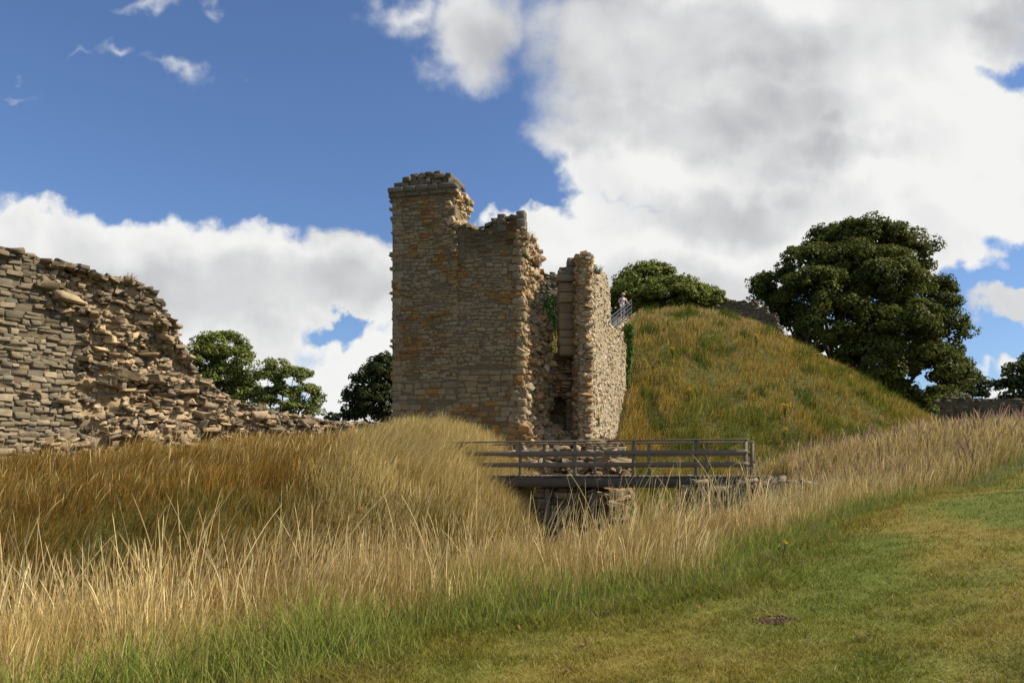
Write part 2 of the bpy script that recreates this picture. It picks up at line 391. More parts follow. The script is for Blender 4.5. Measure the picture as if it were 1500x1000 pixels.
# ------------------------------------------------------------------ masonry
UP = np.array((0., 0., 1.))
def courses(u0, u1, v0, v1, hr, wr, inside, wob=0.03):
    out = []; v = v0
    while v < v1:
        h = rng.uniform(*hr); u = u0 - rng.uniform(0, wr[0])
        while u < u1:
            w_ = rng.uniform(*wr) * (1.25 if rng.random() < .12 else 1)
            uc = u + w_ / 2; vc = v + h / 2 + wob * math.sin(uc * 1.7 + v * 3) + rng.normal(0, wob * .4)
            hh = h
            if inside(uc, vc):
                if rng.random() < .16 and h > .16:
                    out.append((uc, vc - h * .25, w_, h * .5)); out.append((uc + rng.normal(0, .03), vc + h * .25, w_ * rng.uniform(.7, 1), h * .5))
                else: out.append((uc, vc, w_, hh))
            u += w_
        v += h
    return np.array(out)
GREYS = np.array((1.08, 1.1, 1.14)) * np.array([(.255, .195, .108), (.225, .173, .098), (.275, .208, .115), (.24, .18, .098), (.205, .16, .094), (.255, .185, .096)])
OCHRE = np.array([(.30, .165, .05), (.27, .14, .045), (.31, .19, .07)])
def stone_tints(n, pool=GREYS, var=.14):
    return pool[rng.integers(0, len(pool), n)] * rng.normal(1, var, (n, 1)).clip(.55, 1.5)
def wall_face(buf, st, O, eu, en, depth, tint, prot=.03, gap=.012, rnd=(.02, .03, .03), k=12, jit=.10, rough=.035, off=None, n=3):
    """st: stones (u,v,w,h) laid on the plane through O with axes eu, up and outward normal en"""
    if len(st) == 0: return
    p = rng.normal(0, prot, len(st)) + (0 if off is None else off)
    C = O + st[:, :1] * eu + st[:, 1:2] * UP + (p - depth / 2)[:, None] * en
    Hh = np.stack([st[:, 2] / 2 - gap / 2, st[:, 3] / 2 - gap / 2, np.full(len(st), depth / 2)], 1)
    stones(buf, C, Hh, np.stack([eu, UP, en], 1), tint, rnd, k, jit, rough, n)
def core(buf, O, eu, en, us, tops, v0, back, front, nv, tint, amp=.05, seed=3, offfn=None):
    """a solid lumpy mortar core under a top profile: front sheet, back sheet, top and ends"""
    us = np.asarray(us, float); tops = np.asarray(tops, float); t = np.linspace(0, 1, nv)
    U = np.repeat(us[:, None], nv, 1); Vv = v0 + (tops[:, None] - v0) * t[None]
    dn = front + amp * 2 * (fb(U * 2.3, Vv * 2.3, seed, 3) - .5) + (0 if offfn is None else offfn(U, Vv))
    Gf = O + U[..., None] * eu + Vv[..., None] * UP + dn[..., None] * en
    Gb = O + U[..., None] * eu + Vv[..., None] * UP - back * en
    sheet(buf, Gf, tint); sheet(buf, Gb[::-1], tint)
    sheet(buf, np.stack([Gf[:, -1], (Gf[:, -1] + Gb[:, -1]) / 2 + UP * amp, Gb[:, -1]], 1), tint)
    for i in (0, -1): sheet(buf, np.stack([Gf[i], Gb[i]], 0), tint)

# --- ruined tower front
TA = R(13.4); A0 = np.array((.33, 31., 0.)); EU = np.array((-math.cos(TA), math.sin(TA), 0)); EN = np.array((-math.sin(TA), -math.cos(TA), 0))
def u_of(px): k = (px - 750) / F; return (A0[0] - 31 * k) / (-EU[0] + EU[1] * k)
U_L, U_T = u_of(574), u_of(667)      # outer corner, end of the turret
tower = thing('ruined_tower', 'tall ruined stone tower with a higher turret and broken end, beside the footbridge', 'ruin')
def patch(u, v):        # ochre stones come in patches
    a = fb(u / 1.1 + 3, v / 1.0, 21, 3); lo = ss(6.5, 3.5, v) * .11
    return a + lo
def tower_tints(st):
    t = stone_tints(len(st), GREYS, .09); u, v = st[:, 0], st[:, 1]
    o = (patch(u, v) + rng.normal(0, .09, len(st))) > .68
    t[o] = OCHRE[rng.integers(0, 3, o.sum())] * rng.normal(.92, .12, (o.sum(), 1))
    dark = ss(10.1, 11.0, v + .5 * (fb(u, v, 5) - .5)) * (u < U_T) + ss(12.75, 13.0, v) * (u >= U_T)      # black lichen crust on the exposed tops
    return t * lerp((1., 1., 1.), (.46, .47, .46), dark)
def top_curtain(u): return 11.62 + .12 * np.sin(u * 2.1 + 1) + .07 * np.sin(u * 7)
in_curt = lambda u, v: 0.06 < u < U_T + .05 and v < top_curtain(u) - .05
def ashlar_then_rubble(u0, u1, z0, zm, z1, ins):
    a = courses(u0, u1, z0, zm, (.17, .28), (.24, .58), ins, .025)
    c = courses(u0, u1, a[:, 1].max() + .15, z1, (.075, .17), (.14, .42), ins, .045)
    return np.concatenate([a, c])
b = Buf(); st = ashlar_then_rubble(.02, U_T + .02, 2.0, 5.6, 11.7, in_curt)
st2 = st.copy()
wall_face(b, st, A0, EU, EN, .34, tower_tints(st), .016, .010, off=-.10 * ss(8.0, 8.6, st[:, 1]), k=12, jit=.09, rough=.045)
# quoins up the broken edge
q = courses(0, .5, 2.0, 11.2, (.24, .36), (.3, .55), lambda u, v: u < .35, .0)
wall_face(b, q, A0, EU, EN, .4, tower_tints(q) * 1.05, .02, .016, k=9, jit=.08)
twall = b.build('wall', M_STONE, tower)
b = Buf(); us = np.linspace(.02, U_L - .02, 60)
core(b, A0, EU, EN, us, np.where(us < U_T + .02, top_curtain(us) - .12, 13.0), 1.0, 1.6, -.022, 110, (.145, .112, .065), .014, offfn=lambda U, V: -.10 * ss(8.0, 8.6, V) * (U < U_T))
b.build('mortar_core', M_MORTAR, tower)
# turret
b = Buf(); ins = lambda u, v: U_T - .02 < u < U_L - .05 and not (v > 11.3 and u < U_T + .10 + .33 * (fb(np.array(v * 2.), np.array(1.), 8) - .3) + (.30 if 11.6 < v < 12.9 else 0) * math.sin((v - 11.6) / 1.3 * math.pi))
st = np.concatenate([ashlar_then_rubble(U_T, U_L, 2.0, 5.0, 12.95, ins)])
wall_face(b, st, A0, EU, EN, .36, tower_tints(st), .017, .010, k=12, jit=.09, rough=.045)
q = courses(U_L - .5, U_L, 2.0, 12.95, (.22, .36), (.3, .5), lambda u, v: u > U_L - .42, 0)
q[:, 0] = U_L - q[:, 2] / 2
wall_face(b, q, A0, EU, EN, .5, tower_tints(q), .012, .016, k=10, jit=.05)
turret = b.build('turret', M_STONE, tower)
# broken side of the turret above the lower wall: pale rubble
b = Buf(); N = 150; vv = rng.uniform(11.5, 13.1, N); dd = rng.uniform(0, 1.5, N)
uu = U_T + .12 - .20 * dd + .26 * np.sin((vv - 11.5) / 1.5 * np.pi) * (vv < 13) - .2 * ss(12.2, 11.5, vv) + rng.normal(0, .05, N)
C = A0 + uu[:, None] * EU + vv[:, None] * UP - dd[:, None] * EN
stones(b, C, np.stack([rng.uniform(.10, .2, N), rng.uniform(.05, .11, N), rng.uniform(.1, .2, N)], 1), np.stack([EU, UP, EN], 1), stone_tints(N, np.array([(.42, .31, .18), (.36, .27, .17), (.46, .36, .22), (.40, .25, .12)])), (.3, .2, .2), 9, .22, .06)
b.build('rubble_side', M_PALE, turret)
# cornice and its broken parapet
b = Buf(); lo, hi = U_T - .08, U_L + .14
for v, h, pr in ((12.98, .16, .07), (13.14, .22, .17)):
    u = lo
    while u < hi:
        w_ = min(rng.uniform(.4, .8), hi - u)
        if w_ < .12: break
        s_ = np.array([(u + w_ / 2, v + h / 2, w_, h)])
        wall_face(b, s_, A0, EU, EN, .5 + pr, [np.array((.15, .135, .105)) * rng.uniform(.8, 1.15)], .006, .008, (.006, .01, .01), 12, .03, .02, off=pr); u += w_
# return of the cornice on the far side and a core under the parapet
box(b, A0 + (lo + hi) / 2 * EU - .75 * EN + 13.2 * UP, ((hi - lo) / 2 - .03, .13, .85), np.stack([EU, UP, EN], 1), (.15, .13, .1), 12, 3)
b.build('cornice', M_STONE, turret)
b = Buf()
for row, (v, h) in enumerate(((13.37, .24), (13.58, .22), (13.74, .2))):
    u = lo + (.02, .25, .75)[row]; end = hi - (.28, .62, 1.15)[row]
    while u < end:
        w_ = rng.uniform(.22, .48); s_ = np.array([(u + w_ / 2, v + h / 2 + rng.normal(0, .015), w_, h * rng.uniform(.8, 1.12))])
        wall_face(b, s_, A0, EU, EN, rng.uniform(.7, 1.2), [np.array((.15, .125, .085)) * rng.uniform(.75, 1.3)], .02, -.01, (.03, .03, .03), 10, .12, .06, off=.05); u += w_
b.build('parapet', M_STONE, turret)
# wall-head stones on the lower part, two standing blocks among them
b = Buf(); u = .05
while u < U_T - .15:
    w_ = rng.uniform(.14, .34); h = rng.uniform(.12, .24)
    wall_face(b, np.array([(u + w_ / 2, float(top_curtain(u)) + h * .2, w_, h)]), A0, EU, EN, rng.uniform(.5, 1.2), [np.array((.16, .135, .09)) * rng.uniform(.7, 1.3)], .03, -.01, (.07, .05, .06), 10, .16, .07, off=-.1); u += w_ * .95
for px, hh, ww in ((733, .38, .36), (761, .36, .36)):
    u = u_of(px); wall_face(b, np.array([(u, float(top_curtain(u)) + hh / 2 - .02, ww, hh)]), A0, EU, EN, .5, [np.array((.15, .135, .10))], 0, .0, (.02, .02, .02), 9, .07, .03, off=-.1)
    wall_face(b, np.array([(u - .02, float(top_curtain(u)) - .2, ww * 1.1, .4)]), A0, EU, EN, .5, [np.array((.15, .135, .105))], 0, .0, (.02, .02, .02), 9, .07, .03, off=-.06)
b.build('wall_head', M_STONE, twall)
# broken end: a diagonal face of rubble core from the outer corner back to the inner face
BK = np.array([(640, 862), (628, 822), (612, 804), (598, 803), (582, 806), (560, 811), (540, 810), (520, 808), (500, 808), (482, 812), (470, 803), (455, 793), (440, 790), (426, 788), (416, 790), (409, 799), (402, 798), (394, 789), (382, 794), (370, 791), (355, 785), (340, 778), (326, 771)], float)
YB = 33.2
bz = zof(BK[:, 0], YB); bx = (BK[:, 1] - 750) / F * YB
o_ = np.argsort(bz); bz, bx = bz[o_], bx[o_]
zs = np.linspace(1.2, 11.45, 90); xb = np.interp(zs, bz, bx)
b = Buf()
def end_pt(s, z):
    z = np.asarray(z, float); xb_ = np.interp(z, bz, bx) - .06; s = np.asarray(s, float)
    xf = A0[0] + .02 + .05 * np.sin(z * 3) + .12 * ss(9, 11, z) * 0
    sag = np.sin(s * np.pi) * .18
    return np.stack([xf + (xb_ - xf) * s + .0 * sag, 31.05 + (YB - 31.05) * s + sag, z], -1)
Sg, Zg = np.meshgrid(np.linspace(0, 1, 16), zs, indexing='ij')
G = end_pt(Sg, Zg); G[..., 0] += .25 * (fb(Zg * 2.2, Sg * 5, 31, 3) - .5) * np.sin(Sg * np.pi); G[..., 1] += .35 * (fb(Zg * 2.5, Sg * 5, 33, 3) - .5)
sheet(b, G, (.36, .27, .17))
sheet(b, np.stack([G[-1], G[-1] + np.array((-.6, .5, 0)), A0 + .1 * EU - 1.5 * EN + np.zeros((len(zs), 1)) + zs[:, None] * UP], 0), (.25, .2, .13))
sheet(b, np.stack([G[:, -1], G[:, -1] * .5 + (A0 + .3 * EU - 1.0 * EN + 11.4 * UP) * .5], 1), (.25, .2, .13))
BR = np.array([(.36, .275, .165), (.30, .225, .13), (.41, .32, .20), (.34, .23, .12), (.27, .22, .145), (.36, .21, .09)])
N = 1250; s_ = rng.uniform(0.02, 1.0, N); z_ = rng.uniform(1.6, 11.35, N) ; C = end_pt(s_, z_); C[:, 1] -= rng.uniform(-.1, .16, N); C[:, 0] += rng.normal(0, .05, N)
big = (rng.uniform(.35, .85, N) + .55 * (rng.random(N) < .12))[:, None] * np.where(z_ > 6.3, .85, 1.1)[:, None]
stones(b, C, np.stack([rng.uniform(.09, .22, N), rng.uniform(.06, .13, N), rng.uniform(.09, .2, N)], 1) * big, np.stack([EU, UP, EN], 1), stone_tints(N, BR, .18), (.35, .22, .25), 9, .24, .07)
# face slabs left hanging on along the corner
N = 110; z_ = np.linspace(2.2, 11.2, N) + rng.normal(0, .04, N); C = np.stack([A0[0] - .02 + rng.uniform(-.08, .07, N), np.full(N, 31.14), z_], 1)
stones(b, C, np.stack([rng.uniform(.05, .12, N), rng.uniform(.03, .09, N), rng.uniform(.08, .15, N)], 1), np.stack([EU, UP, EN], 1), stone_tints(N, BR * 1.05), (.10, .1, .12), 10, .2, .07)
b.build('broken_end', M_PALE, tower)

# --- gate side: jamb, infill with recess, and the long lit wall
gate = thing('gate_wall', 'narrow ruined gate wall of pale rubble running back to the grassy mound', 'ruin')
JX0, JX1, JY = 1.93, 2.74, 32.0
EX = np.array((1., 0., 0.)); FN = np.array((0., -1., 0.))
b = Buf(); O = np.array((0, JY, 0.))
zz = 6.35
while zz < 9.4:
    h = rng.uniform(.22, .5); stj = np.array([((JX0 + JX1) / 2 + .02, zz + h / 2, JX1 - JX0 + rng.uniform(-.04, .06), h)])
    wall_face(b, stj, O, EX, FN, 1.2, [np.array((.195, .145, .085)) * rng.uniform(.7, 1.15)], .012, .0, (.01, .01, .02), 12, .05, .03); zz += h
jamb = b.build('jamb', M_STONE, gate)
b = Buf()
for (x0, x1, z0, z1, pr) in ((JX0 - .08, JX1 + .02, 9.40, 9.68, .10), (JX0 - .02, JX1 - .2, 9.68, 9.9, .02), (JX0 + .3, JX1 + .1, 9.68, 10.05, .02), (JX0 + .38, JX0 + .78, 10.05, 10.42, .04), (JX0 + .04, JX0 + .3, 9.9, 10.0, 0.)):
    wall_face(b, np.array([((x0 + x1) / 2, (z0 + z1) / 2, x1 - x0, z1 - z0)]), O, EX, FN, .9, [np.array((.19, .165, .125))], 0, .01, (.01, .01, .02), 9, .06, .03, off=pr)
b.build('cap_stones', M_STONE, jamb)
# long wall line
G0 = np.array((3.05, 31.4, 0.)); G1 = np.array((6.75, 45.6, 0.)); GL = np.linalg.norm(G1 - G0); GE = (G1 - G0) / GL; GN = np.array((GE[1], -GE[0], 0))
def g_u(px): k = (px - 750) / F; return (G0[1] * k - G0[0]) / (GE[0] - GE[1] * k)
gpx = [(862, 371), (869, 373), (871, 386), (873, 400), (879, 402), (884, 398), (888, 401), (891, 412), (893.5, 432), (894.5, 474), (897, 478), (905, 481), (912, 486), (914, 500)]
gu = np.array([g_u(p) for p, _ in gpx]); gz = np.array([zof(y, G0[1] + GE[1] * u) for (_, y), u in zip(gpx, gu)])
def g_top(u): return np.interp(u, gu, gz)
b = Buf(); uu = np.concatenate([np.linspace(2.2, gu[-4], 70), np.linspace(gu[-4] + .05, GL, 14)])
core(b, G0, GE, GN, uu, g_top(uu) - .08, 0.5, 1.25, -.0, 60, (.33, .265, .17), .05, 41)
b.build('mortar_core', M_MORTAR, gate)
b = Buf(); PALE = 1.12 * np.array([(.40, .325, .215), (.35, .285, .19), (.43, .355, .24), (.37, .29, .18), (.33, .275, .195), (.38, .28, .165)])
st = courses(0.02, GL, 1.8, 11.6, (.08, .17), (.12, .34), lambda u, v: v < g_top(u) - .02, .04)
wall_face(b, st, G0, GE, GN, .28, stone_tints(len(st), PALE, .15), .035, .012, (.05, .06, .06), 11, .15, .06)
b.build('wall', M_PALE, gate)
# rough broken nose between jamb and lit face
b = Buf(); N = 760; z_ = rng.uniform(2.3, 10.35, N); f = rng.uniform(0, 1, N)
lowx = np.where(z_ < 6.6, 2.85, 2.66)
C = np.stack([lowx + (3.1 - lowx) * f + .05, 31.75 - .38 * f + rng.uniform(-.08, .12, N), z_], 1)
stones(b, C, np.stack([rng.uniform(.06, .19, N), rng.uniform(.03, .085, N), rng.uniform(.07, .18, N)], 1), np.stack([EX, UP, FN], 1), stone_tints(N, BR, .17), (.2, .15, .16), 10, .24, .08)
box(b, (2.95, 32.3, 6.0), (.24, .62, 4.3), tint=(.3, .24, .16), n=3)
for i in range(9):
    box(b, (2.75 + .09 * i % .5, 32 + rng.uniform(-.2, .5), 10.33 + rng.uniform(-.05, .07)), (.16, .22, .08), tint=(.2, .18, .14), k=5, n=3, jit=.15, rough=.05)
N = 170; C = np.stack([2.70 + rng.uniform(-.05, .12, N), rng.uniform(31.75, 33.0, N), rng.uniform(2.4, 6.5, N)], 1)
stones(b, C, np.stack([rng.uniform(.08, .16, N), rng.uniform(.05, .10, N), rng.uniform(.1, .22, N)], 1), np.stack([EX, UP, FN], 1), stone_tints(N, BR * .8, .17), (.3, .2, .2), 10, .22, .06)
b.build('broken_nose', M_PALE, gate)
# dark rubble infill with the hollow at its foot
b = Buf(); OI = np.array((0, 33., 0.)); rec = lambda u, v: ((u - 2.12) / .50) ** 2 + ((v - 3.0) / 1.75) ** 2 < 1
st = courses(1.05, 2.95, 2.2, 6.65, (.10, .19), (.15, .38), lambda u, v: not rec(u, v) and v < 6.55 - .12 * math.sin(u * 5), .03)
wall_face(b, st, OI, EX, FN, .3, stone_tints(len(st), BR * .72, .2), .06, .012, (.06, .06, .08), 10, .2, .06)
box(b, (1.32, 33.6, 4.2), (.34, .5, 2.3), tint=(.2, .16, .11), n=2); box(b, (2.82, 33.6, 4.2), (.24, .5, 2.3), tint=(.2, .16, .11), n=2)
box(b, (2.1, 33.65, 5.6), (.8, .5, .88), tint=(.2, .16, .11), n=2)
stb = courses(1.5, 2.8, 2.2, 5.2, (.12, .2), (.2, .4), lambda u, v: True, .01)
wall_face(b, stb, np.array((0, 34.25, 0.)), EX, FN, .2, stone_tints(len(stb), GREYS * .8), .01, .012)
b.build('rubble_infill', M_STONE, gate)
# footing of fallen stone below tower and gate
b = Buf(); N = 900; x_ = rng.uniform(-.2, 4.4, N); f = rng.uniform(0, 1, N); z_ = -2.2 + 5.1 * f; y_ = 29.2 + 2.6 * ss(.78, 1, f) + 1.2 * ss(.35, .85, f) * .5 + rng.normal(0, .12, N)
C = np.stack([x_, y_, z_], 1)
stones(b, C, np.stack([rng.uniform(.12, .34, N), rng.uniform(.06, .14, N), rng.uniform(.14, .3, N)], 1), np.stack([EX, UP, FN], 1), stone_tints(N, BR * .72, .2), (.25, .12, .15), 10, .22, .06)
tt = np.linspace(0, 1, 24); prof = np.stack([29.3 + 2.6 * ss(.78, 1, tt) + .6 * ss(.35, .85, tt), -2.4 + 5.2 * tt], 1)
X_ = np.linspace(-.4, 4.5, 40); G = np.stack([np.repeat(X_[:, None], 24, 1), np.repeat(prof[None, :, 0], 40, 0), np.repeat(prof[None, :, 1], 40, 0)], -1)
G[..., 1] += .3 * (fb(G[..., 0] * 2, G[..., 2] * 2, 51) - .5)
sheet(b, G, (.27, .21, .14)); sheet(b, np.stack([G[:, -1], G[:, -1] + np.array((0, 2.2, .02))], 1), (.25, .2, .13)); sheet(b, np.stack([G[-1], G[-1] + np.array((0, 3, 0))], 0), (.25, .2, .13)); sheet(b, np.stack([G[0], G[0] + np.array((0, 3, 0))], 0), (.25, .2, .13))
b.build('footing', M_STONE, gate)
# iron grille in the gap
gr = thing('iron_grille', 'black iron bar grille closing the gap between tower and jamb', 'grille'); b = Buf()
for x in np.arange(1.65, 2.55, .16): b = Buf(); bar(b, (x, 35, 6.0), (x, 35, 8.1), .025, .025, (.03, .03, .035), (0, 1, 0)); b.build('upright', M_IRON, gr)
for z in (6.2, 6.7, 7.2, 7.7, 8.1): b = Buf(); bar(b, (1.6, 34.98, z), (2.55, 34.98, z), .025, .03, (.03, .03, .035)); b.build('crossbar', M_IRON, gr)

# --- shell keep remains on the mound
def rubble_wall(name, label, p0, p1, prof, z0, th, pool, hr=(.12, .24), wr=(.2, .55), parts=True, mat=None, prot=.05):
    t = thing(name, label, 'ruin'); p0 = np.array((*p0, 0.)); p1 = np.array((*p1, 0.)); L = np.linalg.norm(p1 - p0); eu = (p1 - p0) / L
    en = np.array((eu[1], -eu[0], 0)); pu = np.array([a for a, _ in prof]) * L; pz = np.array([z for _, z in prof]); tf = lambda u: np.interp(u, pu, pz)
    b = Buf(); us = np.linspace(0, L, 90); core(b, p0, eu, en, us, tf(us) - .10, z0, th, -.05, 40, pool.mean(0) * .8, .05); b.build('core', M_MORTAR, t)
    b = Buf(); st = courses(0, L, z0, pz.max() + .1, hr, wr, lambda u, v: v < tf(u) - .02, .04)
    wall_face(b, st, p0, eu, en, .3, stone_tints(len(st), pool, .18), prot, .014, (.05, .06, .06), 5, .15, .05, n=2); b.build('facing', mat or M_STONE, t); return t
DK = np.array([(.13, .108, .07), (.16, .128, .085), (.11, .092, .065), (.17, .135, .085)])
rubble_wall('keep_wall', 'dark ivy-grown piece of keep wall seen through the gap behind the jamb', (.9, 52.5), (4.6, 53.6), [(0, 14.2), (.2, 14.9), (.5, 15.2), (1, 15.3)], 9.5, 1.2, DK)
rubble_wall('mound_ruin', 'low dark stump of wall on the mound shoulder under the big tree', (17.0, 65), (21.6, 62.5), [(0, 14.9), (.08, 15.5), (.2, 15.6), (.24, 15.9), (.42, 15.75), (.5, 15.85), (.55, 15.5), (.68, 15.55), (.72, 15.1), (.83, 15.0), (.87, 14.5), (.95, 14.4), (1, 13.6)], 9.0, 1.2, DK)
rubble_wall('bailey_wall', 'long low dark stone wall at the far edge beyond the big tree', (38, 72), (60, 65), [(0, 7.6), (.1, 8.4), (.5, 8.0), (.7, 8.4), (1, 8.2)], 0, 1.2, DK, (.2, .35), (.35, .9))

# --- left curtain wall
W0 = np.array((-13.7, 20., 0.)); W1 = np.array((-4.7, 32.1, 0.)); WL = np.linalg.norm(W1 - W0); WE = (W1 - W0) / WL; WN = np.array((WE[1], -WE[0], 0))
def w_u(px): k = (px - 750) / F; return (W0[1] * k - W0[0]) / (WE[0] - WE[1] * k)
wpx = [(0, 365), (47, 373), (78, 386), (112, 390), (150, 405), (190, 410), (222, 427), (231, 441), (252, 469), (262, 482), (266, 502), (276, 523), (287, 544), (296, 557), (320, 575), (357, 593), (408, 605), (459, 614), (493, 619), (572, 622)]
wu = np.array([w_u(p) for p, _ in wpx]); wz = np.array([zof(y, W0[1] + WE[1] * u) for (_, y), u in zip(wpx, wu)])
wu = np.r_[-7, wu]; wz = np.r_[7.5, wz]
def w_top(u): return np.interp(u, wu, wz)
cw = thing('curtain_wall', 'long ruined rubble wall stepping down towards the tower above brown grass', 'ruin')
def exposed(u, v):      # where the facing has fallen off and the core shows
    return ss(1.2, 2.6, u + 1.3 * (fb(np.asarray(u) * 1.1, np.asarray(v) * 1.1, 61, 2) - .5) * 2 - .12 * (np.asarray(v) - 4) + .9 * ss(6.4, 6.9, np.asarray(v)))
b = Buf(); us = np.linspace(-6.8, WL, 300)
t = np.linspace(0, 1, 120); U = np.repeat(us[:, None], 120, 1); V = .6 + (w_top(us)[:, None] - .1 - .6) * t
def w_dep(u, v): e = exposed(u, v); return -.055 * (1 - e) + e * (-.30 + 1.0 * (fb(np.asarray(u) * 1.2, np.asarray(v) * 1.7, 63, 3) - .45)) + e * .5 * ss(4.6, 1.8, np.asarray(v))
Gf = W0 + U[..., None] * WE + V[..., None] * UP + (w_dep(U, V) + .05 * exposed(U, V) + (.03 + .26 * exposed(U, V)) * (fb(U * 4, V * 6, 66, 4) - .5))[..., None] * WN
tc = lerp((.15, .115, .07), (.32, .235, .13), exposed(U, V))
sheet(b, Gf, tc.reshape(-1, 3)); Gb = W0 + U[..., None] * WE + V[..., None] * UP - 1.9 * WN
sheet(b, Gb[::-1], (.25, .2, .14)); sheet(b, np.stack([Gf[:, -1], (Gf[:, -1] + Gb[:, -1]) / 2, Gb[:, -1]], 1), (.22, .18, .13)); sheet(b, np.stack([Gf[0], Gb[0]], 0), (.2, .2, .2)); sheet(b, np.stack([Gf[-1], Gb[-1]], 0), (.2, .2, .2))
b.build('mortar_core', M_MORTAR, cw)
LW = np.array([(.28, .225, .145), (.24, .195, .13), (.31, .245, .16), (.21, .175, .125), (.27, .21, .13)])
b = Buf(); st = courses(-6.8, 4.0, .9, 7.6, (.07, .19), (.13, .46), lambda u, v: exposed(u, v) < .35 and v < w_top(u) - .1 and rng.random() > .06, .07)
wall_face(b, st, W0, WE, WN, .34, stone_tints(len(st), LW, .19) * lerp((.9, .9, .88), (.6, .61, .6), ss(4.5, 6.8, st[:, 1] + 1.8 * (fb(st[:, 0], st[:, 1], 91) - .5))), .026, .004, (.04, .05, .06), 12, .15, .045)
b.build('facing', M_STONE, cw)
b = Buf(); st = courses(-.5, WL, .9, 7.5, (.055, .14), (.10, .32), lambda u, v: exposed(u, v) > .3 and v < w_top(u) - .02, .06)
N = len(st); keep = rng.random(N) < np.where(fb(st[:, 0] * 1.2, st[:, 1] * 1.2, 71, 2) > .60, .30, .93); st = st[keep]; N = len(st)
C = W0 + st[:, :1] * WE + st[:, 1:2] * UP + (w_dep(st[:, 0], st[:, 1]) + rng.uniform(-.20, .13, N))[:, None] * WN
CR = np.array([(.26, .20, .13), (.22, .175, .12), (.32, .245, .15), (.19, .155, .11), (.36, .275, .17), (.28, .21, .13)])
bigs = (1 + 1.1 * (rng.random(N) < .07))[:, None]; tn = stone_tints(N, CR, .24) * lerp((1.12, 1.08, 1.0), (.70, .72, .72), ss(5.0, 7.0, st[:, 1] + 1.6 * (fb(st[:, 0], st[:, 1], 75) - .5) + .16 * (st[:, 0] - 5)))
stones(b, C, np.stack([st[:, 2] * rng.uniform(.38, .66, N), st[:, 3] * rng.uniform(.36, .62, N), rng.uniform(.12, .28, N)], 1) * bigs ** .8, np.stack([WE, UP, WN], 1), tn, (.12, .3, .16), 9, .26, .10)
N = 3400; u_ = rng.uniform(0, WL, N); v_ = .9 + rng.random(N) * (w_top(u_) - .95); k = exposed(u_, v_) > .25; u_, v_ = u_[k], v_[k]; N = len(u_)
C = W0 + u_[:, None] * WE + v_[:, None] * UP + (w_dep(u_, v_) + rng.uniform(-.03, .13, N))[:, None] * WN
stones(b, C, np.stack([rng.uniform(.04, .13, N), rng.uniform(.025, .07, N), rng.uniform(.05, .14, N)], 1), np.stack([WE, UP, WN], 1), stone_tints(N, CR, .26), (.4, .4, .3), 9, .28, .08)
b.build('rubble', M_STONE, cw)
b = Buf(); N = 1300; u_ = rng.uniform(-6.8, WL, N); C = W0 + u_[:, None] * WE + (w_top(u_) - .04 + rng.normal(0, .04, N))[:, None] * UP - rng.uniform(-.15, 1.7, N)[:, None] * WN
stones(b, C, np.stack([rng.uniform(.05, .19, N), rng.uniform(.03, .08, N), rng.uniform(.06, .2, N)], 1), np.stack([WE, UP, WN], 1), stone_tints(N, CR * .7, .2), (.16, .2, .15), 9, .24, .09)
b.build('wall_head', M_STONE, cw)

# ------------------------------------------------------------------ footbridge
fbri = thing('footbridge', 'weathered grey timber footbridge with post and rail sides crossing the ditch', 'footbridge')
WD = np.array((.19, .155, .112))
def nearp(px): t = (px - 660) / (1098 - 660); Y = 26.2 + (23.5 - 26.2) * t; return np.array(((px - 750) / F * Y, Y, 0))
DZ = 1.37
a_, c_ = nearp(655), nearp(1098); dirb = (c_ - a_) / np.linalg.norm(c_ - a_); nb = np.array((-dirb[1], dirb[0], 0)); BW = 2.35
b = Buf(); L = np.linalg.norm(c_ - a_); x = -.4
while x < L + .5:
    w_ = .145; p = a_ + dirb * (x + w_ / 2) + nb * BW / 2 + UP * (DZ - .03 + rng.normal(0, .004))
    box(b, p, (w_ / 2 - .006, BW / 2 + .12, .03), np.stack([dirb, nb, UP], 1), WD * rng.uniform(.8, 1.15), 14, 1); x += w_
b.build('deck', M_WOOD, fbri)
for s_ in (.1, BW / 2, BW - .1):
    b = Buf(); bar(b, a_ - dirb * .3 + nb * s_ + UP * (DZ - .23), c_ + dirb * .3 + nb * s_ + UP * (DZ - .23), .22, .32, (.10, .085, .068)); b.build('beam', M_WOOD, fbri)
near_px = [676, 762, 842, 928, 1020, 1092]
for side in (0, 1):
    off = nb * (0.0 if side == 0 else BW)
    pp = [nearp(p) + off for p in near_px]
    if side: pp = [p + dirb * .25 for p in pp]
    for p in pp:
        b = Buf(); bar(b, p + UP * (DZ - .35), p + UP * (DZ + 1.08), .11, .11, WD * rng.uniform(.85, 1.1), (0, 1, 0), .03); b.build('post', M_WOOD, fbri)
    e0, e1 = pp[0] - dirb * .6, pp[-1] + dirb * .12
    sgn = -nb if side == 0 else nb
    for (z, h, w_, pr, kx) in ((1.11, .055, .16, 0., 0), (.72, .15, .04, .078, 0), (.34, .15, .04, .078, 0)):
        b = Buf(); m_ = (pp[2] + pp[3]) / 2
        g_ = dirb * .003
        for (q0, q1) in ((e0, m_ - g_), (m_ + g_, e1)):
            bar(b, q0 + UP * (DZ + z) + sgn * pr, q1 + UP * (DZ + z) + sgn * pr, w_, h, WD * rng.uniform(.85, 1.15), (0, 0, 1), .012)
        b.build('handrail' if z > 1 else 'rail', M_WOOD, fbri)
for px in (800, 868):
    p = nearp(px) + nb * .15
    b = Buf(); bar(b, p + UP * -2.3, p + UP * (DZ - .4), .18, .18, WD * .7, (0, 1, 0), .02); b.build('support_post', M_WOOD, fbri)

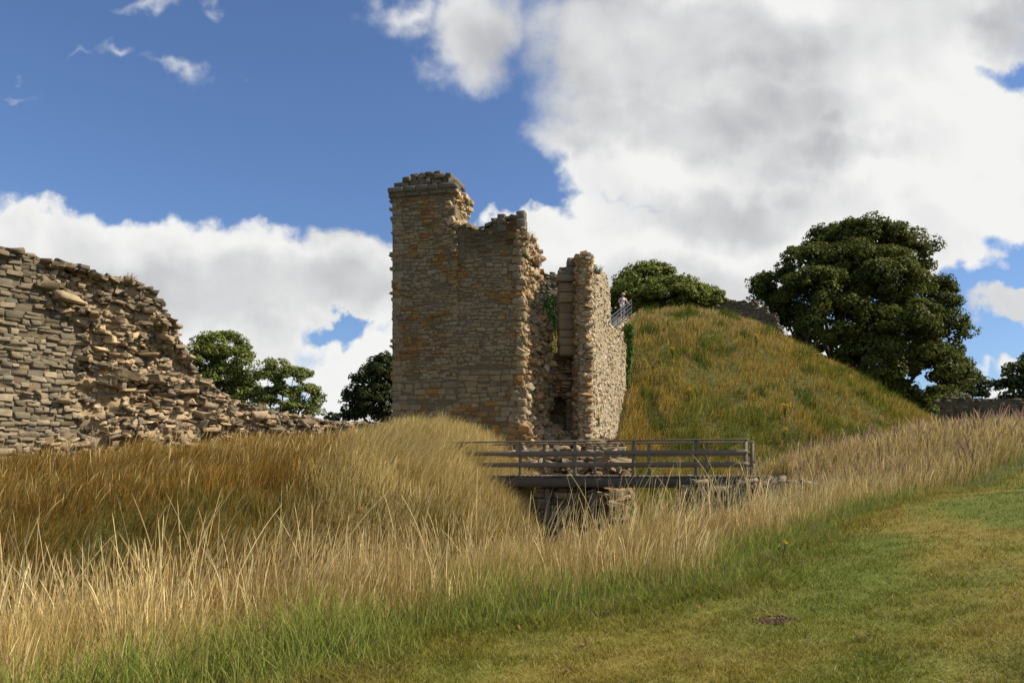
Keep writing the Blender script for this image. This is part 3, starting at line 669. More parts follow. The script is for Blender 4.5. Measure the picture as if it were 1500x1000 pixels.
def stone_block(name, label, O, eu, en, w_, z0, z1, depth, pool, topn=30, ragged=.0):
    t = thing(name, label, 'stonework'); b = Buf()
    for (o, e, n_, ww) in ((O, eu, en, w_), (O + eu * w_, -en, eu, depth), (O - en * depth, en, -eu, depth)):
        st = courses(0, ww, z0, z1, (.14, .28), (.25, .6), lambda u, v: v < z1 - .1 - ragged * (u / ww), .03)
        wall_face(b, st, o, e, n_, .3, stone_tints(len(st), pool, .2), .05, .015, (.05, .05, .06), 11, .17, .05)
    b.build('facing', M_STONE, t); b = Buf()
    box(b, O + eu * w_ / 2 - en * depth / 2 + UP * ((z0 + z1) / 2 - .08), (w_ / 2 - .06, (z1 - z0) / 2 - .02, depth / 2 - .06), np.stack([eu, UP, en], 1), pool.mean(0) * .7, 12, 3); b.build('core', M_MORTAR, t)
    b = Buf(); N = topn; u_ = rng.uniform(0, w_, N); d_ = rng.uniform(0, depth, N)
    C = O + u_[:, None] * eu - d_[:, None] * en + (z1 - .05 - ragged * u_ / w_)[:, None] * UP
    stones(b, C, np.stack([rng.uniform(.18, .4, N), rng.uniform(.05, .09, N), rng.uniform(.15, .35, N)], 1), np.stack([eu, UP, en], 1), stone_tints(N, pool * 1.15, .2), (.4, .05, .05), 5, .15, .05); b.build('top_slabs', M_STONE, t)
    return t
p0 = nearp(1000) - nb * .5
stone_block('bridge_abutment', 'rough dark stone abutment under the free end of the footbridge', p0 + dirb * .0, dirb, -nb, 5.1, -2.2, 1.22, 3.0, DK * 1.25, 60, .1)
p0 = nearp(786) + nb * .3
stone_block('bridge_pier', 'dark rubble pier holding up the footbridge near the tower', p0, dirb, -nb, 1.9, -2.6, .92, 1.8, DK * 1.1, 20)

# ------------------------------------------------------------------ stairs up the mound, its rail and the visitor
stt = thing('stone_staircase', 'stone stairway with grey metal handrail climbing to the mound top', 'stairs')
q0 = np.array((6.05, 49., 10.0)); q1 = np.array((8.85, 57., 13.05)); qd = q1 - q0; qh = qd * (1, 1, 0); qh /= np.linalg.norm(qh); qn = np.array((qh[1], -qh[0], 0))
b = Buf(); ns = 18
for i in range(ns):
    p = q0 + qd * (i + .5) / ns; box(b, p - qn * .7 - UP * .6, (np.linalg.norm(qd[:2]) / ns / 2 + .02, .7, .6), np.stack([qh, qn, UP], 1), np.array((.3, .27, .22)) * rng.uniform(.9, 1.1), 12, 2)
b.build('steps', M_STONE, stt)
b = Buf(); N = 260; f = rng.uniform(0, 1.08, N); C = q0 + f[:, None] * qd + qn * (.15 + rng.normal(0, .05, (N, 1))) - rng.uniform(-.15, 1.3, (N, 1)) * UP
stones(b, C, np.stack([rng.uniform(.1, .25, N), rng.uniform(.06, .1, N), rng.uniform(.1, .2, N)], 1), np.stack([qh, UP, qn], 1), stone_tints(N, PALE * .95, .15), (.1, .1, .1), 5, .15, .05, 2)
b.build('side_wall', M_PALE, stt)
IR = (.07, .075, .08)
for i in range(6):
    p = q0 + qd * i / 5 + qn * .02; b = Buf(); tube(b, [p, p + UP * .6, p + UP * 1.15], .03, IR); b.build('rail_post', M_IRON, stt)
for z in (.3, .6, .9, 1.15):
    b = Buf(); tube(b, [q0 + qn * .02 + UP * z, (q0 + q1) / 2 + qn * .02 + UP * z, q1 + qn * .02 + UP * z], .03, IR); b.build('handrail' if z > 1 else 'rail', M_IRON, stt)
pr = thing('person', 'visitor in wide pink hat, pale shirt and grey trousers on the stairs', 'person')
def skin_obj(name, verts, edges, rads, mat, col, parent, root=0, lv=1):
    me = bpy.data.meshes.new(name); me.from_pydata([tuple(v) for v in verts], edges, []); o = bpy.data.objects.new(name, me); COL.objects.link(o); o.parent = parent
    m = o.modifiers.new('skin', 'SKIN'); m.use_smooth_shade = True
    for i, sv in enumerate(me.skin_vertices[0].data): sv.radius = (rads[i],) * 2 if not isinstance(rads[i], tuple) else rads[i]; sv.use_root = (i == root)
    s_ = o.modifiers.new('sub', 'SUBSURF'); s_.levels = lv; s_.render_levels = lv
    mm = bpy.data.materials.new(name + '_colour'); mm.use_nodes = True; w = NT(mm.node_tree); out = w.n('ShaderNodeOutputMaterial'); bs = w.n('ShaderNodeBsdfPrincipled'); w.t.links.new(bs.outputs[0], out.inputs[0])
    nz = w.noise(w.n('ShaderNodeTexCoord').outputs['Object'], 9, 3).outputs['Fac']; w.set(bs.inputs['Base Color'], w.mix(nz, tuple(np.array(col) * .8), tuple(np.array(col) * 1.15))); bs.inputs['Roughness'].default_value = .85
    me.materials.append(mm); return o
f_ = q0 + qd * .78 - qn * .30; f_[2] = (q0 + qd * .80)[2] + .06
pr.location = f_
hip = (0, 0, .93); sp = [(0, 0, 1.12), (0.02, 0, 1.32), (.03, 0, 1.45), (.04, 0, 1.54), (.06, 0, 1.66), (.065, 0, 1.72)]
legs = [(-.10, 0, .88), (-.10, .0, .48), (-.12, .02, .08), (-.06, -.10, .04), (.10, 0, .88), (.14, .05, .50), (.12, .10, .14), (.17, .0, .10)]
arms = [(-.19, 0, 1.40), (-.27, -.03, 1.15), (-.15, -.2, 1.05), (-.08, -.26, 1.06), (.21, 0, 1.40), (.33, -.02, 1.17), (.46, -.08, 1.02), (.52, -.1, .98)]
V_ = [hip] + sp + legs + arms
E_ = [(0, 1), (1, 2), (2, 3), (3, 4), (4, 5), (5, 6), (0, 7), (7, 8), (8, 9), (9, 10), (0, 11), (11, 12), (12, 13), (13, 14), (3, 15), (15, 16), (16, 17), (17, 18), (3, 19), (19, 20), (20, 21), (21, 22)]
R_ = [.15, .14, .16, .13, .06, .10, .08, .085, .06, .045, .04, .085, .06, .045, .04, .06, .045, .035, .04, .06, .045, .035, .04]
skin_obj('body', V_, E_, R_, None, (.5, .33, .25), pr)
skin_obj('shirt', [V_[i] for i in (1, 2, 3, 15, 16, 19, 20)] + [(0, 0, .9)], [(0, 1), (1, 2), (2, 3), (3, 4), (2, 5), (5, 6), (0, 7)], [.16, .18, .14, .08, .065, .08, .065, .17], None, (.62, .50, .45), pr)
skin_obj('trousers', [V_[i] for i in (0, 7, 8, 9, 11, 12, 13)], [(0, 1), (1, 2), (2, 3), (0, 4), (4, 5), (5, 6)], [.165, .10, .08, .07, .10, .08, .07], None, (.33, .30, .27), pr)
b = Buf(); th = np.linspace(0, 2 * np.pi, 25)
hp = [(.0, .14), (.05, .13), (.10, .125), (.105, .22), (.085, .25), (.10, .24)]
ring = lambda r, z: np.stack([.065 + r * np.cos(th), r * np.sin(th), np.full(25, z)], -1)
sheet(b, np.stack([ring(.24, 1.695), ring(.13, 1.715), ring(.125, 1.78), ring(.09, 1.83), ring(.001, 1.84)], 0), (.62, .36, .32)); sheet(b, np.stack([ring(.24, 1.69), ring(.10, 1.70)], 0), (.5, .3, .27))
b.build('hat', M_CLOTH, pr, True)

# ------------------------------------------------------------------ trees
def leaf_cards(buf, P, Nn, size, tint, fold=.25):
    N = len(P); Nn = Nn / (np.linalg.norm(Nn, axis=1)[:, None] + 1e-9)
    a = np.cross(Nn, rng.normal(0, 1, (N, 3))); a /= np.linalg.norm(a, axis=1)[:, None] + 1e-9; c = np.cross(Nn, a)
    s = size[:, None]
    V = np.stack([P - a * s * .6, P + c * s * .42 - Nn * s * fold * .4, P + a * s * .6 - Nn * s * fold, P - c * s * .42 - Nn * s * fold * .4], 1)
    buf.add(V, np.arange(4 * N).reshape(-1, 4), np.repeat(tint, 4, 0))
def tree(name, label, base, lobes, clusters, per, csize, lsize, tint, trunk_r, group=None, hang=.5, sparse=0.0, cluster_flat=.6, cat='tree'):
    """lobes: (centre xyz, radii xyz) of the crown's big boughs; every bough carries leaf clusters over its outside"""
    t = thing(name, label, cat, group); t.location = base
    base = np.asarray(base, float); b = Buf(); bt = Buf()
    vol = np.array([r[0] * r[1] + r[0] * r[2] for _, r in lobes]); cnt = np.maximum(3, (clusters * vol / vol.sum())).astype(int)
    top = max(c[2] for c, _ in lobes); fork = np.array((0, 0, top * .28))
    tube(bt, [(0, 0, -.5), (0.05, 0, top * .10), tuple(fork), (.1, .1, top * .55)], [trunk_r * 1.35, trunk_r, trunk_r * .85, trunk_r * .4], (.075, .062, .048), 9)
    for (c, r), n in zip(lobes, cnt):
        c = np.asarray(c, float); r = np.asarray(r, float)
        if trunk_r: 
            m = fork * .45 + c * .55 + rng.normal(0, .3, 3) - np.array((0, 0, .08 * top)); tube(bt, [fork * rng.uniform(.6, 1.1), m, c], [trunk_r * .5, trunk_r * .3, trunk_r * .1], (.07, .058, .045), 6)
        d = rng.normal(0, 1, (n, 3)); d /= np.linalg.norm(d, axis=1)[:, None]
        flip = (d[:, 2] < -.25) & (rng.random(n) < .6); d[flip, 2] *= -1
        rad = rng.uniform(.55, 1.05, (n, 1)) ** .6
        cc = c + d * r * rad
        if trunk_r:
            for q in cc[rng.random(n) < .28]:
                tube(bt, [c + (q - c) * .1, c + (q - c) * .55 + rng.normal(0, .1, 3), q], [trunk_r * .09, trunk_r * .05, .012], (.07, .058, .045), 4)
        m_ = per; s_ = csize * rng.uniform(.65, 1.3, n)
        e = rng.normal(0, 1, (n, m_, 3)); e /= np.linalg.norm(e, axis=2)[..., None]; e *= rng.uniform(.35, 1, (n, m_, 1)) ** .5
        e[..., 2] = e[..., 2] * cluster_flat
        P = cc[:, None] + e * s_[:, None, None]
        Nn = e * 1.0 + np.array((0, 0, .55)) + d[:, None] * .35 + rng.normal(0, .45, (n, m_, 3))
        P = P.reshape(-1, 3); Nn = Nn.reshape(-1, 3)
        tc = np.asarray(tint) * np.repeat(rng.normal(1, .13, (n, 1)), m_, 0) * rng.normal(1, .14, (n * m_, 1)).clip(.5, 1.6) * (1 + rng.normal(0, .06, (n * m_, 3)))
        leaf_cards(b, P, Nn, lsize * rng.uniform(.6, 1.35, len(P)), tc.clip(.004, 1))
    bt.build('trunk', M_BARK, t); b.build('crown', M_LEAF, t); return t
def plobes(L, Y, base, dy=1.0):
    """boughs given as photo pixels (x, y, rx, ry, depth offset) turned into metres round the base"""
    out = []
    for (px, py, rx, ry, do) in L:
        y = Y + do; p = at(px, py, y) - np.asarray(base); rx = rx * (.86 if len(L) > 15 else 1.0); out.append((p, (rx / F * y, (rx + ry) / 2 / F * y * dy, ry / F * y)))
    return out
YT = 78.; base = np.array((*at(1262, 0, YT)[:2], 0)); base[2] = float(H(base[0], base[1])) if base[0] < 70 else 1
big = [(1270, 352, 62, 30, 0), (1220, 362, 55, 28, 4), (1325, 372, 52, 32, 2), (1180, 385, 42, 24, -2), (1262, 395, 80, 38, -4), (1140, 425, 42, 26, 1), (1200, 425, 60, 30, -7), (1300, 415, 58, 34, -8),
       (1360, 440, 46, 34, 0), (1150, 470, 38, 32, 2), (1225, 470, 60, 36, -8), (1320, 480, 62, 40, -9), (1385, 490, 34, 36, 0), (1185, 510, 40, 30, 3), (1270, 525, 58, 38, -8), (1350, 540, 54, 40, -7), (1395, 555, 26, 34, 2),
       (1300, 585, 50, 34, -4), (1375, 595, 40, 26, -3), (1225, 560, 40, 32, 4), (1345, 610, 45, 22, -5), (1250, 440, 70, 60, 6), (1300, 500, 70, 60, 6)]
tree('sycamore_tree', 'huge dark green spreading tree standing beyond the grassy mound', base, plobes(big, YT, base), 1250, 150, 1.0, .25, (.088, .102, .016), .75)
YT = 86.; base = np.array((*at(970, 0, YT)[:2], 4.0))
tree('field_maple', 'rounded mid green tree rising behind the mound top beside the visitor', base, plobes([(950, 408, 40, 20, 0), (930, 430, 36, 24, -2), (985, 430, 45, 24, -3), (1025, 440, 34, 22, 0), (1052, 450, 20, 16, 1), (910, 455, 26, 24, 0), (960, 460, 60, 26, 0), (1010, 465, 50, 22, 2)], YT, base), 460, 120, .9, .26, (.15, .175, .030), .5)
YT = 74.; base = np.array((*at(330, 0, YT)[:2], 2.2))
tree('ash_tree', 'taller rounded green tree behind the stepped ruined wall', base, plobes([(325, 508, 40, 21, 0), (300, 530, 30, 26, -1), (345, 530, 28, 24, -1), (322, 560, 46, 30, 0), (355, 580, 34, 24, 1), (300, 570, 30, 30, 1), (330, 610, 50, 24, 0)], YT, base), 330, 100, .72, .21, (.16, .19, .036), .35, 'ash trees beyond the ruined wall')
YT = 70.; base = np.array((*at(412, 0, YT)[:2], 2.2))
tree('ash_tree', 'smaller open green tree with sky showing through, nearer the tower', base, plobes([(410, 540, 26, 14, 0), (430, 550, 24, 14, 0), (392, 556, 22, 16, 0), (450, 575, 22, 14, 0), (410, 580, 30, 18, 0), (385, 585, 20, 16, 1), (440, 600, 30, 14, 0), (462, 592, 12, 12, 0), (400, 612, 34, 12, 0)], YT, base), 180, 85, .6, .19, (.165, .195, .042), .25, 'ash trees beyond the ruined wall')
YT = 52.; base = np.array((*at(556, 0, YT)[:2], 2.6))
tree('thorn_tree', 'dark bushy tree half hidden behind the tower corner', base, plobes([(565, 545, 26, 26, 0), (545, 560, 26, 24, 0), (528, 585, 24, 22, 0), (560, 590, 36, 26, -1), (516, 604, 12, 12, 0), (590, 560, 40, 36, 1), (540, 612, 36, 16, 0)], YT, base), 300, 90, .48, .15, (.045, .055, .011), .22)
YT = 100.; base = np.array((*at(487, 0, YT)[:2], 2.2))
tree('hedge_bush', 'small distant dark bush low in the gap beside the tower', base, plobes([(486, 610, 9, 8, 0), (498, 612, 14, 6, 0)], YT, base), 20, 40, .5, .3, (.045, .06, .02), .12, cat='bush')
YT = 92.; base = np.array((*at(1500, 0, YT)[:2], 2.2))
tree('oak_tree', 'mid green tree cut by the picture edge above the low wall', base, plobes([(1500, 545, 28, 20, 0), (1482, 568, 20, 16, 0), (1515, 570, 30, 24, 0), (1530, 535, 30, 26, 0), (1500, 590, 34, 14, 0)], YT, base), 150, 60, .95, .36, (.085, .105, .03), .4)
YT = 105.; base = np.array((*at(1425, 0, YT)[:2], 2.2))
tree('hazel_bush', 'dull green bush peeping out under the huge tree beside the low wall', base, plobes([(1422, 562, 22, 16, 0), (1440, 578, 14, 10, 0), (1405, 570, 20, 20, 0)], YT, base), 70, 50, .9, .36, (.060, .08, .032), .2, cat='bush')

# ivy on the end of the gate wall and in the gap
def ivy(name, label, pts, nrm, size, tint, n_):
    t = thing(name, label, 'ivy'); b = Buf(); leaf_cards(b, pts, nrm + rng.normal(0, .5, pts.shape), size * rng.uniform(.6, 1.3, len(pts)), np.asarray(tint) * rng.normal(1, .2, (len(pts), 1)).clip(.5, 1.6)); b.build('foliage', M_LEAF, t)
    b = Buf()
    for i in range(n_):
        q = pts[rng.integers(0, len(pts))]; z0 = pts[:, 2].min(); tube(b, [(q[0] + .1, q[1] + .02, z0), (q[0], q[1] + .03, (z0 + q[2]) / 2), q], .02, (.08, .06, .04), 4)
    b.build('stem', M_BARK, t); return t
N = 4200; f = rng.uniform(0, 1, N); w_ = np.where(f > .55, 1, .35 + f); yy = 46.4
x0 = 913.5; X_ = (x0 - 750) / F * yy
pts = np.stack([X_ + rng.uniform(0, .55, N) * w_ - .02, yy - rng.uniform(.1, .35, N) - .35 * np.sin(rng.uniform(0, 3, N)), zof(575, yy) + f * (zof(477, yy) - zof(575, yy)) + .05 * np.sin(rng.uniform(0, 9, N))], 1)
ivy('wall_ivy', 'bright green strip of ivy hanging at the end of the gate wall', pts, np.array((.5, -.8, .3)), .10, (.10, .17, .022), 6)
N = 3000; pts = np.stack([rng.uniform(1.3, 4.2, N), 52.35 + rng.uniform(-.1, .15, N), rng.uniform(9.8, 13.6, N)], 1); pts[:, 1] += (pts[:, 0] - .9) * .297
pts = pts[(pts[:, 0] > 2.2 + .5 * (fb(pts[:, 2], pts[:, 0], 3) - .5)) | (pts[:, 2] < 11.5)]
ivy('keep_ivy', 'dark ivy mat covering the keep wall glimpsed through the gap', pts, np.array((.2, -.9, .2)), .13, (.04, .075, .012), 4)

# ------------------------------------------------------------------ grass
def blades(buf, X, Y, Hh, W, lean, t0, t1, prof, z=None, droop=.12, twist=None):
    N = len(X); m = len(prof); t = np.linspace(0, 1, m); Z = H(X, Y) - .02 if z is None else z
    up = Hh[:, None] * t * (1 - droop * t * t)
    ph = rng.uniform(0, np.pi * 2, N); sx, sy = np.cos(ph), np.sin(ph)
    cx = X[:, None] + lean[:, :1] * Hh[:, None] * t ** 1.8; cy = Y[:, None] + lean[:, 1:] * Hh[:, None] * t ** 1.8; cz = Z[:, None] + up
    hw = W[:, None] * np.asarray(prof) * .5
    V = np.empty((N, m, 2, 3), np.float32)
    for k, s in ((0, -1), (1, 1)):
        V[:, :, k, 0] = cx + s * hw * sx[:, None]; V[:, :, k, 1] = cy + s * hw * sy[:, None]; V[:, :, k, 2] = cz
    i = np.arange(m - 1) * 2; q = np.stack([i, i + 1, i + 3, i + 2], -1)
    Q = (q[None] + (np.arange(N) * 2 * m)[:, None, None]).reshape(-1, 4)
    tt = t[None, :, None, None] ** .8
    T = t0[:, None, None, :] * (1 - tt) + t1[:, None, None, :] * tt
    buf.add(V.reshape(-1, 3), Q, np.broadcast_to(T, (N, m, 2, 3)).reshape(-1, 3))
def scatter(n, r0, r1, half, p=2.0):
    th = rng.uniform(-half, half, n); u = rng.random(n)
    r = r0 * (r1 / r0) ** u if p == 2.0 else (r0 ** (2 - p) + u * (r1 ** (2 - p) - r0 ** (2 - p))) ** (1 / (2 - p))
    return r * np.sin(th), r * np.cos(th)
def in_stone(X, Y):     # where masonry or bridge stands
    k = (np.abs(X - 2.1) < 2.5) & (Y > 29.0) & (Y < 35)
    u = (X - W0[0]) * WE[0] + (Y - W0[1]) * WE[1]; d = (X - W0[0]) * WN[0] + (Y - W0[1]) * WN[1]
    k |= (d < .02) & (d > -1.9) & (u > -7) & (u < WL)
    u = (X - A0[0]) * EU[0] + (Y - A0[1]) * EU[1]; d = (X - A0[0]) * EN[0] + (Y - A0[1]) * EN[1]
    k |= (d < .05) & (d > -1.7) & (u > -.2) & (u < U_L)
    u = (X - a_[0]) * dirb[0] + (Y - a_[1]) * dirb[1]; d = (X - a_[0]) * nb[0] + (Y - a_[1]) * nb[1]
    k |= (d > -.55) & (d < BW + .3) & (u > 6.6) & (u < L + 1.2)
    u = (X - G0[0]) * GE[0] + (Y - G0[1]) * GE[1]; d = (X - G0[0]) * GN[0] + (Y - G0[1]) * GN[1]
    k |= (d < .1) & (d > -1.3) & (u > 0) & (u < GL)
    return k
pick = lambda pool, n: np.asarray(pool)[rng.integers(0, len(pool), n)]
BL3 = (1., .85, .55, .08); BL2 = (1., .7, .08)
def jitter(c, s=.15): return (c * rng.normal(1, s, (len(c), 1)).clip(.4, 1.8))

# mown lawn
b = Buf(); X, Y = scatter(480000, 4.6, 42, R(42)); de = d_edge(X, Y); k = de < .15; X, Y, de = X[k], Y[k], de[k]; r = np.hypot(X, Y); N = len(X)
for (px_, py_, rad) in ((1135, 910, .21), (862, 900, .12)):
    yy_ = np.linspace(4.5, 30, 3000); xx_ = (px_ - 750) / F * yy_; i_ = np.argmax(H(xx_, yy_) > zof(py_, yy_)); k = (np.hypot(X - xx_[i_], (Y - yy_[i_]) / .85) > rad) | (rng.random(len(X)) < .12); X, Y, de, r = X[k], Y[k], de[k], r[k]
N = len(X); c = jitter(lawn_tint(X, Y), .25); dry = rng.random(N) < .10 + .25 * ss(.5, .7, fb(X / .7, Y / .7, 15)); c[dry] = jitter(np.tile((.32, .25, .10), (dry.sum(), 1)))
hh = rng.uniform(.025, .075, N) * (.5 + 1.3 * fb(X / .28, Y / .28, 14)) * (1 + 1.2 * ss(-1.0, .1, de))
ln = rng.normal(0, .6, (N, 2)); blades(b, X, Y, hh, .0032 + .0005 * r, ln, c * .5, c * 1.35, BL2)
X, Y = scatter(16000, 4.8, 26, R(42)); k = d_edge(X, Y) < .1; X, Y = X[k], Y[k]; n_ = len(X); r = np.hypot(X, Y); c = jitter(pick([(.46, .36, .16), (.36, .32, .12), (.24, .27, .06)], n_), .2)
blades(b, X, Y, rng.uniform(.05, .11, n_), .0035 + .0004 * r, rng.normal(0, 1.1, (n_, 2)), c, c, BL3, droop=.5)
tag(b.build('lawn_grass', M_GRASS), 'short mown lawn grass, green with dry patches', 'grass', kind='stuff')

# lush green fringe along the lawn edge
b = Buf(); X, Y = scatter(150000, 4.6, 34, R(42)); de = d_edge(X, Y) + .5 * (fb(X / .8, Y / .8, 18) - .5); k = (de > -.25) & (de < 1.6) & (rng.random(len(X)) < ss(1.6, .3, de)); X, Y, de = X[k], Y[k], de[k]; N = len(X); r = np.hypot(X, Y)
g = pick([(.22, .28, .045), (.16, .225, .035), (.28, .31, .065), (.34, .32, .10)], N) * rng.normal(1, .15, (N, 1)).clip(.5, 1.5)
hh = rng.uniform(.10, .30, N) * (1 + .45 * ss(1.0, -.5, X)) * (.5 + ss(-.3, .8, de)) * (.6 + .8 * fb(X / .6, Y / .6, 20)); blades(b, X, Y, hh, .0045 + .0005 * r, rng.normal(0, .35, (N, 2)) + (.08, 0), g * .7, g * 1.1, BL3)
tag(b.build('fringe_grass', M_GRASS), 'lush green uncut grass fringe along the lawn edge', 'grass', kind='stuff')

# tall dry grass belt on the lip of the ditch
STRAW = [(.68, .52, .20), (.57, .42, .145), (.78, .62, .28), (.46, .33, .095), (.64, .47, .175), (.50, .32, .11)]
b = Buf(); X, Y = scatter(520000, 3.6, 44, R(43)); de = d_edge(X, Y); dc = d_ctr(X, Y)
k = (de > .45) & (dc < -1.2) & ~in_stone(X, Y) & (rng.random(len(X)) < ss(.2, 1.4, de)) & (rng.random(len(X)) < ss(.2, -3.0, dc + 2) * .9 + .1); X, Y, de = X[k], Y[k], de[k]; N = len(X); r = np.hypot(X, Y)
cl = fb(X / .9, Y / .9, 22, 3); tip = jitter(pick(STRAW, N), .22).clip(0, .85); red = ss(.5, .75, fb(X / 2.2, Y / 2.2, 24)); tip = tip * lerp((1, 1, 1), (.97, .87, .78), red)
low = rng.random(N) < .45
hh = np.where(low, rng.uniform(.22, .5, N), rng.uniform(.38, .78, N)) * (.35 + 1.2 * cl) * (.55 + .45 * ss(.3, 1.8, de))
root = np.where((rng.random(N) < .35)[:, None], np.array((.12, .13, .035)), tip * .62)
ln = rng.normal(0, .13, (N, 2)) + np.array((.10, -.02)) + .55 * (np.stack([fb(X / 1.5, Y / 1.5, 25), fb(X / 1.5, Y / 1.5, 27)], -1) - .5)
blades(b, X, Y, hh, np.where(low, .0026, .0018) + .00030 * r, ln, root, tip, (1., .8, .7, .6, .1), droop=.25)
tag(b.build('tall_grass', M_GRASS), 'pale straw coloured tall grass along the lip of the ditch', 'grass', kind='stuff')
# its flowering stems with seed heads
b = Buf(); X, Y = scatter(46000, 4.2, 40, R(43)); de = d_edge(X, Y); dc = d_ctr(X, Y); k = (de > .7) & (dc < -2.2) & ~in_stone(X, Y) & (rng.random(len(X)) < .15 + .85 * ss(.4, .62, fb(X / .8, Y / .8, 29))); X, Y, de = X[k], Y[k], de[k]; N = len(X); r = np.hypot(X, Y)
tip = jitter(pick([(.76, .61, .29), (.66, .49, .21), (.56, .40, .16), (.82, .68, .36)], N), .12)
hh = (.62 + .62 * rng.random(N) ** 1.8) * (.75 + .45 * fb(X / 1.2, Y / 1.2, 30)) * (.6 + .4 * ss(.5, 2, de)); ln = rng.normal(0, .11, (N, 2)) + (.10, 0) + .6 * (np.stack([fb(X / .9, Y / .9, 83), fb(X / .9, Y / .9, 85)], -1) - .5)
W_ = (.0015 + .00022 * r)
blades(b, X, Y, hh, W_, ln, tip * .7, tip, (1., .9, .8, .8, .8, .8, 2.2, 1.4, 2.8, 1.6, 2.6, 1.3, 2.0, 1.0, .3), droop=.10)
blades(b, X[r < 14], Y[r < 14], hh[r < 14] * rng.uniform(.96, 1.0, (r < 14).sum()), W_[r < 14], ln[r < 14], tip[r < 14] * .7, tip[r < 14], (.1, .1, .1, .1, .1, .4, 1.3, 2.7, 1.4, 2.8, 1.4, 2.2, 1.2, 1.4, .2), droop=.10)
X, Y = scatter(2600, 6.5, 19, R(40)); X = np.r_[X, rng.uniform(0, 5, 900)]; Y = np.r_[Y, rng.uniform(11, 17, 900)]; de = d_edge(X, Y); dc = d_ctr(X, Y); k = (de > 1.0) & (dc < -2.4) & (rng.random(len(X)) < .08 + .9 * ss(.48, .66, fb(X / .9, Y / .9, 95))); X, Y = X[k], Y[k]; N = len(X); r = np.hypot(X, Y); tip = jitter(pick([(.68, .54, .27), (.58, .43, .2), (.5, .42, .18)], N), .12)
blades(b, X, Y, rng.uniform(1.05, 1.62, N), .0022 + .00025 * r, rng.normal(0, .2, (N, 2)) + (.06, 0), tip * .7, tip, (1., .95, .9, .9, .8, .8, .8, .9, .8, 2.0, 1.5, 2.4, 1.6, 2.0, 1.3, 1.6, .3), droop=.07)
tag(b.build('seeding_grass', M_GRASS), 'tall grass stems with pale seed heads standing above the belt', 'grass', kind='stuff')

# far bank of the ditch below the ruined wall
b = Buf(); n0 = 520000; X = rng.uniform(-24, 9, n0); Y = rng.uniform(7, 36, n0); dc = d_ctr(X, Y)
k = (dc > -1.6) & ~in_stone(X, Y) & (X > -Y * .95) & (Y < 33) & (X < 4.6); X, Y, dc = X[k], Y[k], dc[k]; N = len(X); r = np.hypot(X, Y)
cl = fb(X / 1.4, Y / 1.4, 35, 3)
mound = ss(-6.5, -3.8, X + .8 * (cl - .5)) * ss(0.8, 3.0, dc) ; crest = ss(4.2, 6.2, dc) * .16
brown = pick([(.44, .245, .055), (.37, .20, .04), (.49, .30, .08), (.34, .21, .038)], N); olive = pick([(.20, .18, .035), (.15, .15, .027)], N)
straw = pick([(.74, .585, .245), (.66, .505, .19), (.80, .66, .32), (.50, .41, .13)], N)
og = (rng.random(N) < .12 + .55 * ss(.50, .68, fb(X / 2.0, Y / 2.0, 37, 3)) * ss(5.5, 3.0, dc))
tip = np.where(og[:, None], olive, brown); ms = rng.random(N) < (.85 * mound + crest).clip(0, .95); tip = np.where(ms[:, None], straw, tip); tip = jitter(tip, .16)
hh = rng.uniform(.2, .66, N) * (.35 + 1.25 * fb(X / .7, Y / .7, 36, 2)) * (1 + .45 * mound); ln = rng.normal(0, .2, (N, 2)) + np.array((.22, -.08)) + .7 * (np.stack([fb(X / 1.8, Y / 1.8, 38), fb(X / 1.8, Y / 1.8, 39)], -1) - .5)
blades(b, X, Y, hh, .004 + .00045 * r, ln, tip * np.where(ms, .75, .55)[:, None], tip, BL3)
k = rng.random(N) < .045 * (.3 + mound + crest); X, Y, tip = X[k], Y[k], pick([(.66, .52, .24), (.56, .42, .18), (.48, .34, .13)], k.sum()); r = np.hypot(X, Y); n_ = len(X)
blades(b, X, Y, rng.uniform(.55, 1.05, n_), .0016 + .00024 * r, rng.normal(0, .16, (n_, 2)) + (.22, 0), tip * .75, tip, (1., .9, .8, .8, .8, .9, 2.2, 2.6, 2.2, 1.4, .3), droop=.14)
tag(b.build('bank_grass', M_GRASS), 'fine red-brown grass covering the far bank of the ditch', 'grass', kind='stuff')

# bank beyond the bridge path
b = Buf(); n0 = 210000; X = rng.uniform(7, 44, n0); Y = rng.uniform(20, 46, n0); de = d_edge(X, Y)
k = (de > .8) & ~in_stone(X, Y) & (X < Y * .95) & ~((Y > 33) & (X < 12)) & (np.hypot(X - MC[0], Y - MC[1]) > 28.5 + 2 * fb(X / 2, Y / 2, 77)); X, Y, de = X[k], Y[k], de[k]; N = len(X); r = np.hypot(X, Y); cl = fb(X / 1.6, Y / 1.6, 45, 3)
tip = jitter(pick([(.70, .55, .23), (.61, .455, .17), (.78, .63, .30), (.48, .35, .12)], N), .13); gg = rng.random(N) < .12; tip[gg] = jitter(np.tile((.16, .16, .05), (gg.sum(), 1)))
hh = rng.uniform(.4, .95, N) * (.65 + .7 * cl); ln = rng.normal(0, .2, (N, 2)) + np.array((.12, -.03)) + .25 * (np.stack([fb(X / 2, Y / 2, 46), fb(X / 2, Y / 2, 47)], -1) - .5)
blades(b, X, Y, hh, .003 + .00042 * r, ln, tip * .6, tip, (1., .8, .8, .9, .1))
X, Y = X[::24], Y[::24]; N = len(X); r = np.hypot(X, Y); tip = jitter(pick([(.36, .24, .16), (.48, .36, .2), (.30, .19, .14)], N)); blades(b, X, Y, rng.uniform(.8, 1.35, N), .003 + .0003 * r, rng.normal(0, .14, (N, 2)), tip * .7, tip, (1, .8, .8, .8, 3, 3.6, 2.4, .3))
tag(b.build('path_bank_grass', M_GRASS), 'bright golden tall grass on the bank past the bridge end', 'grass', kind='stuff')

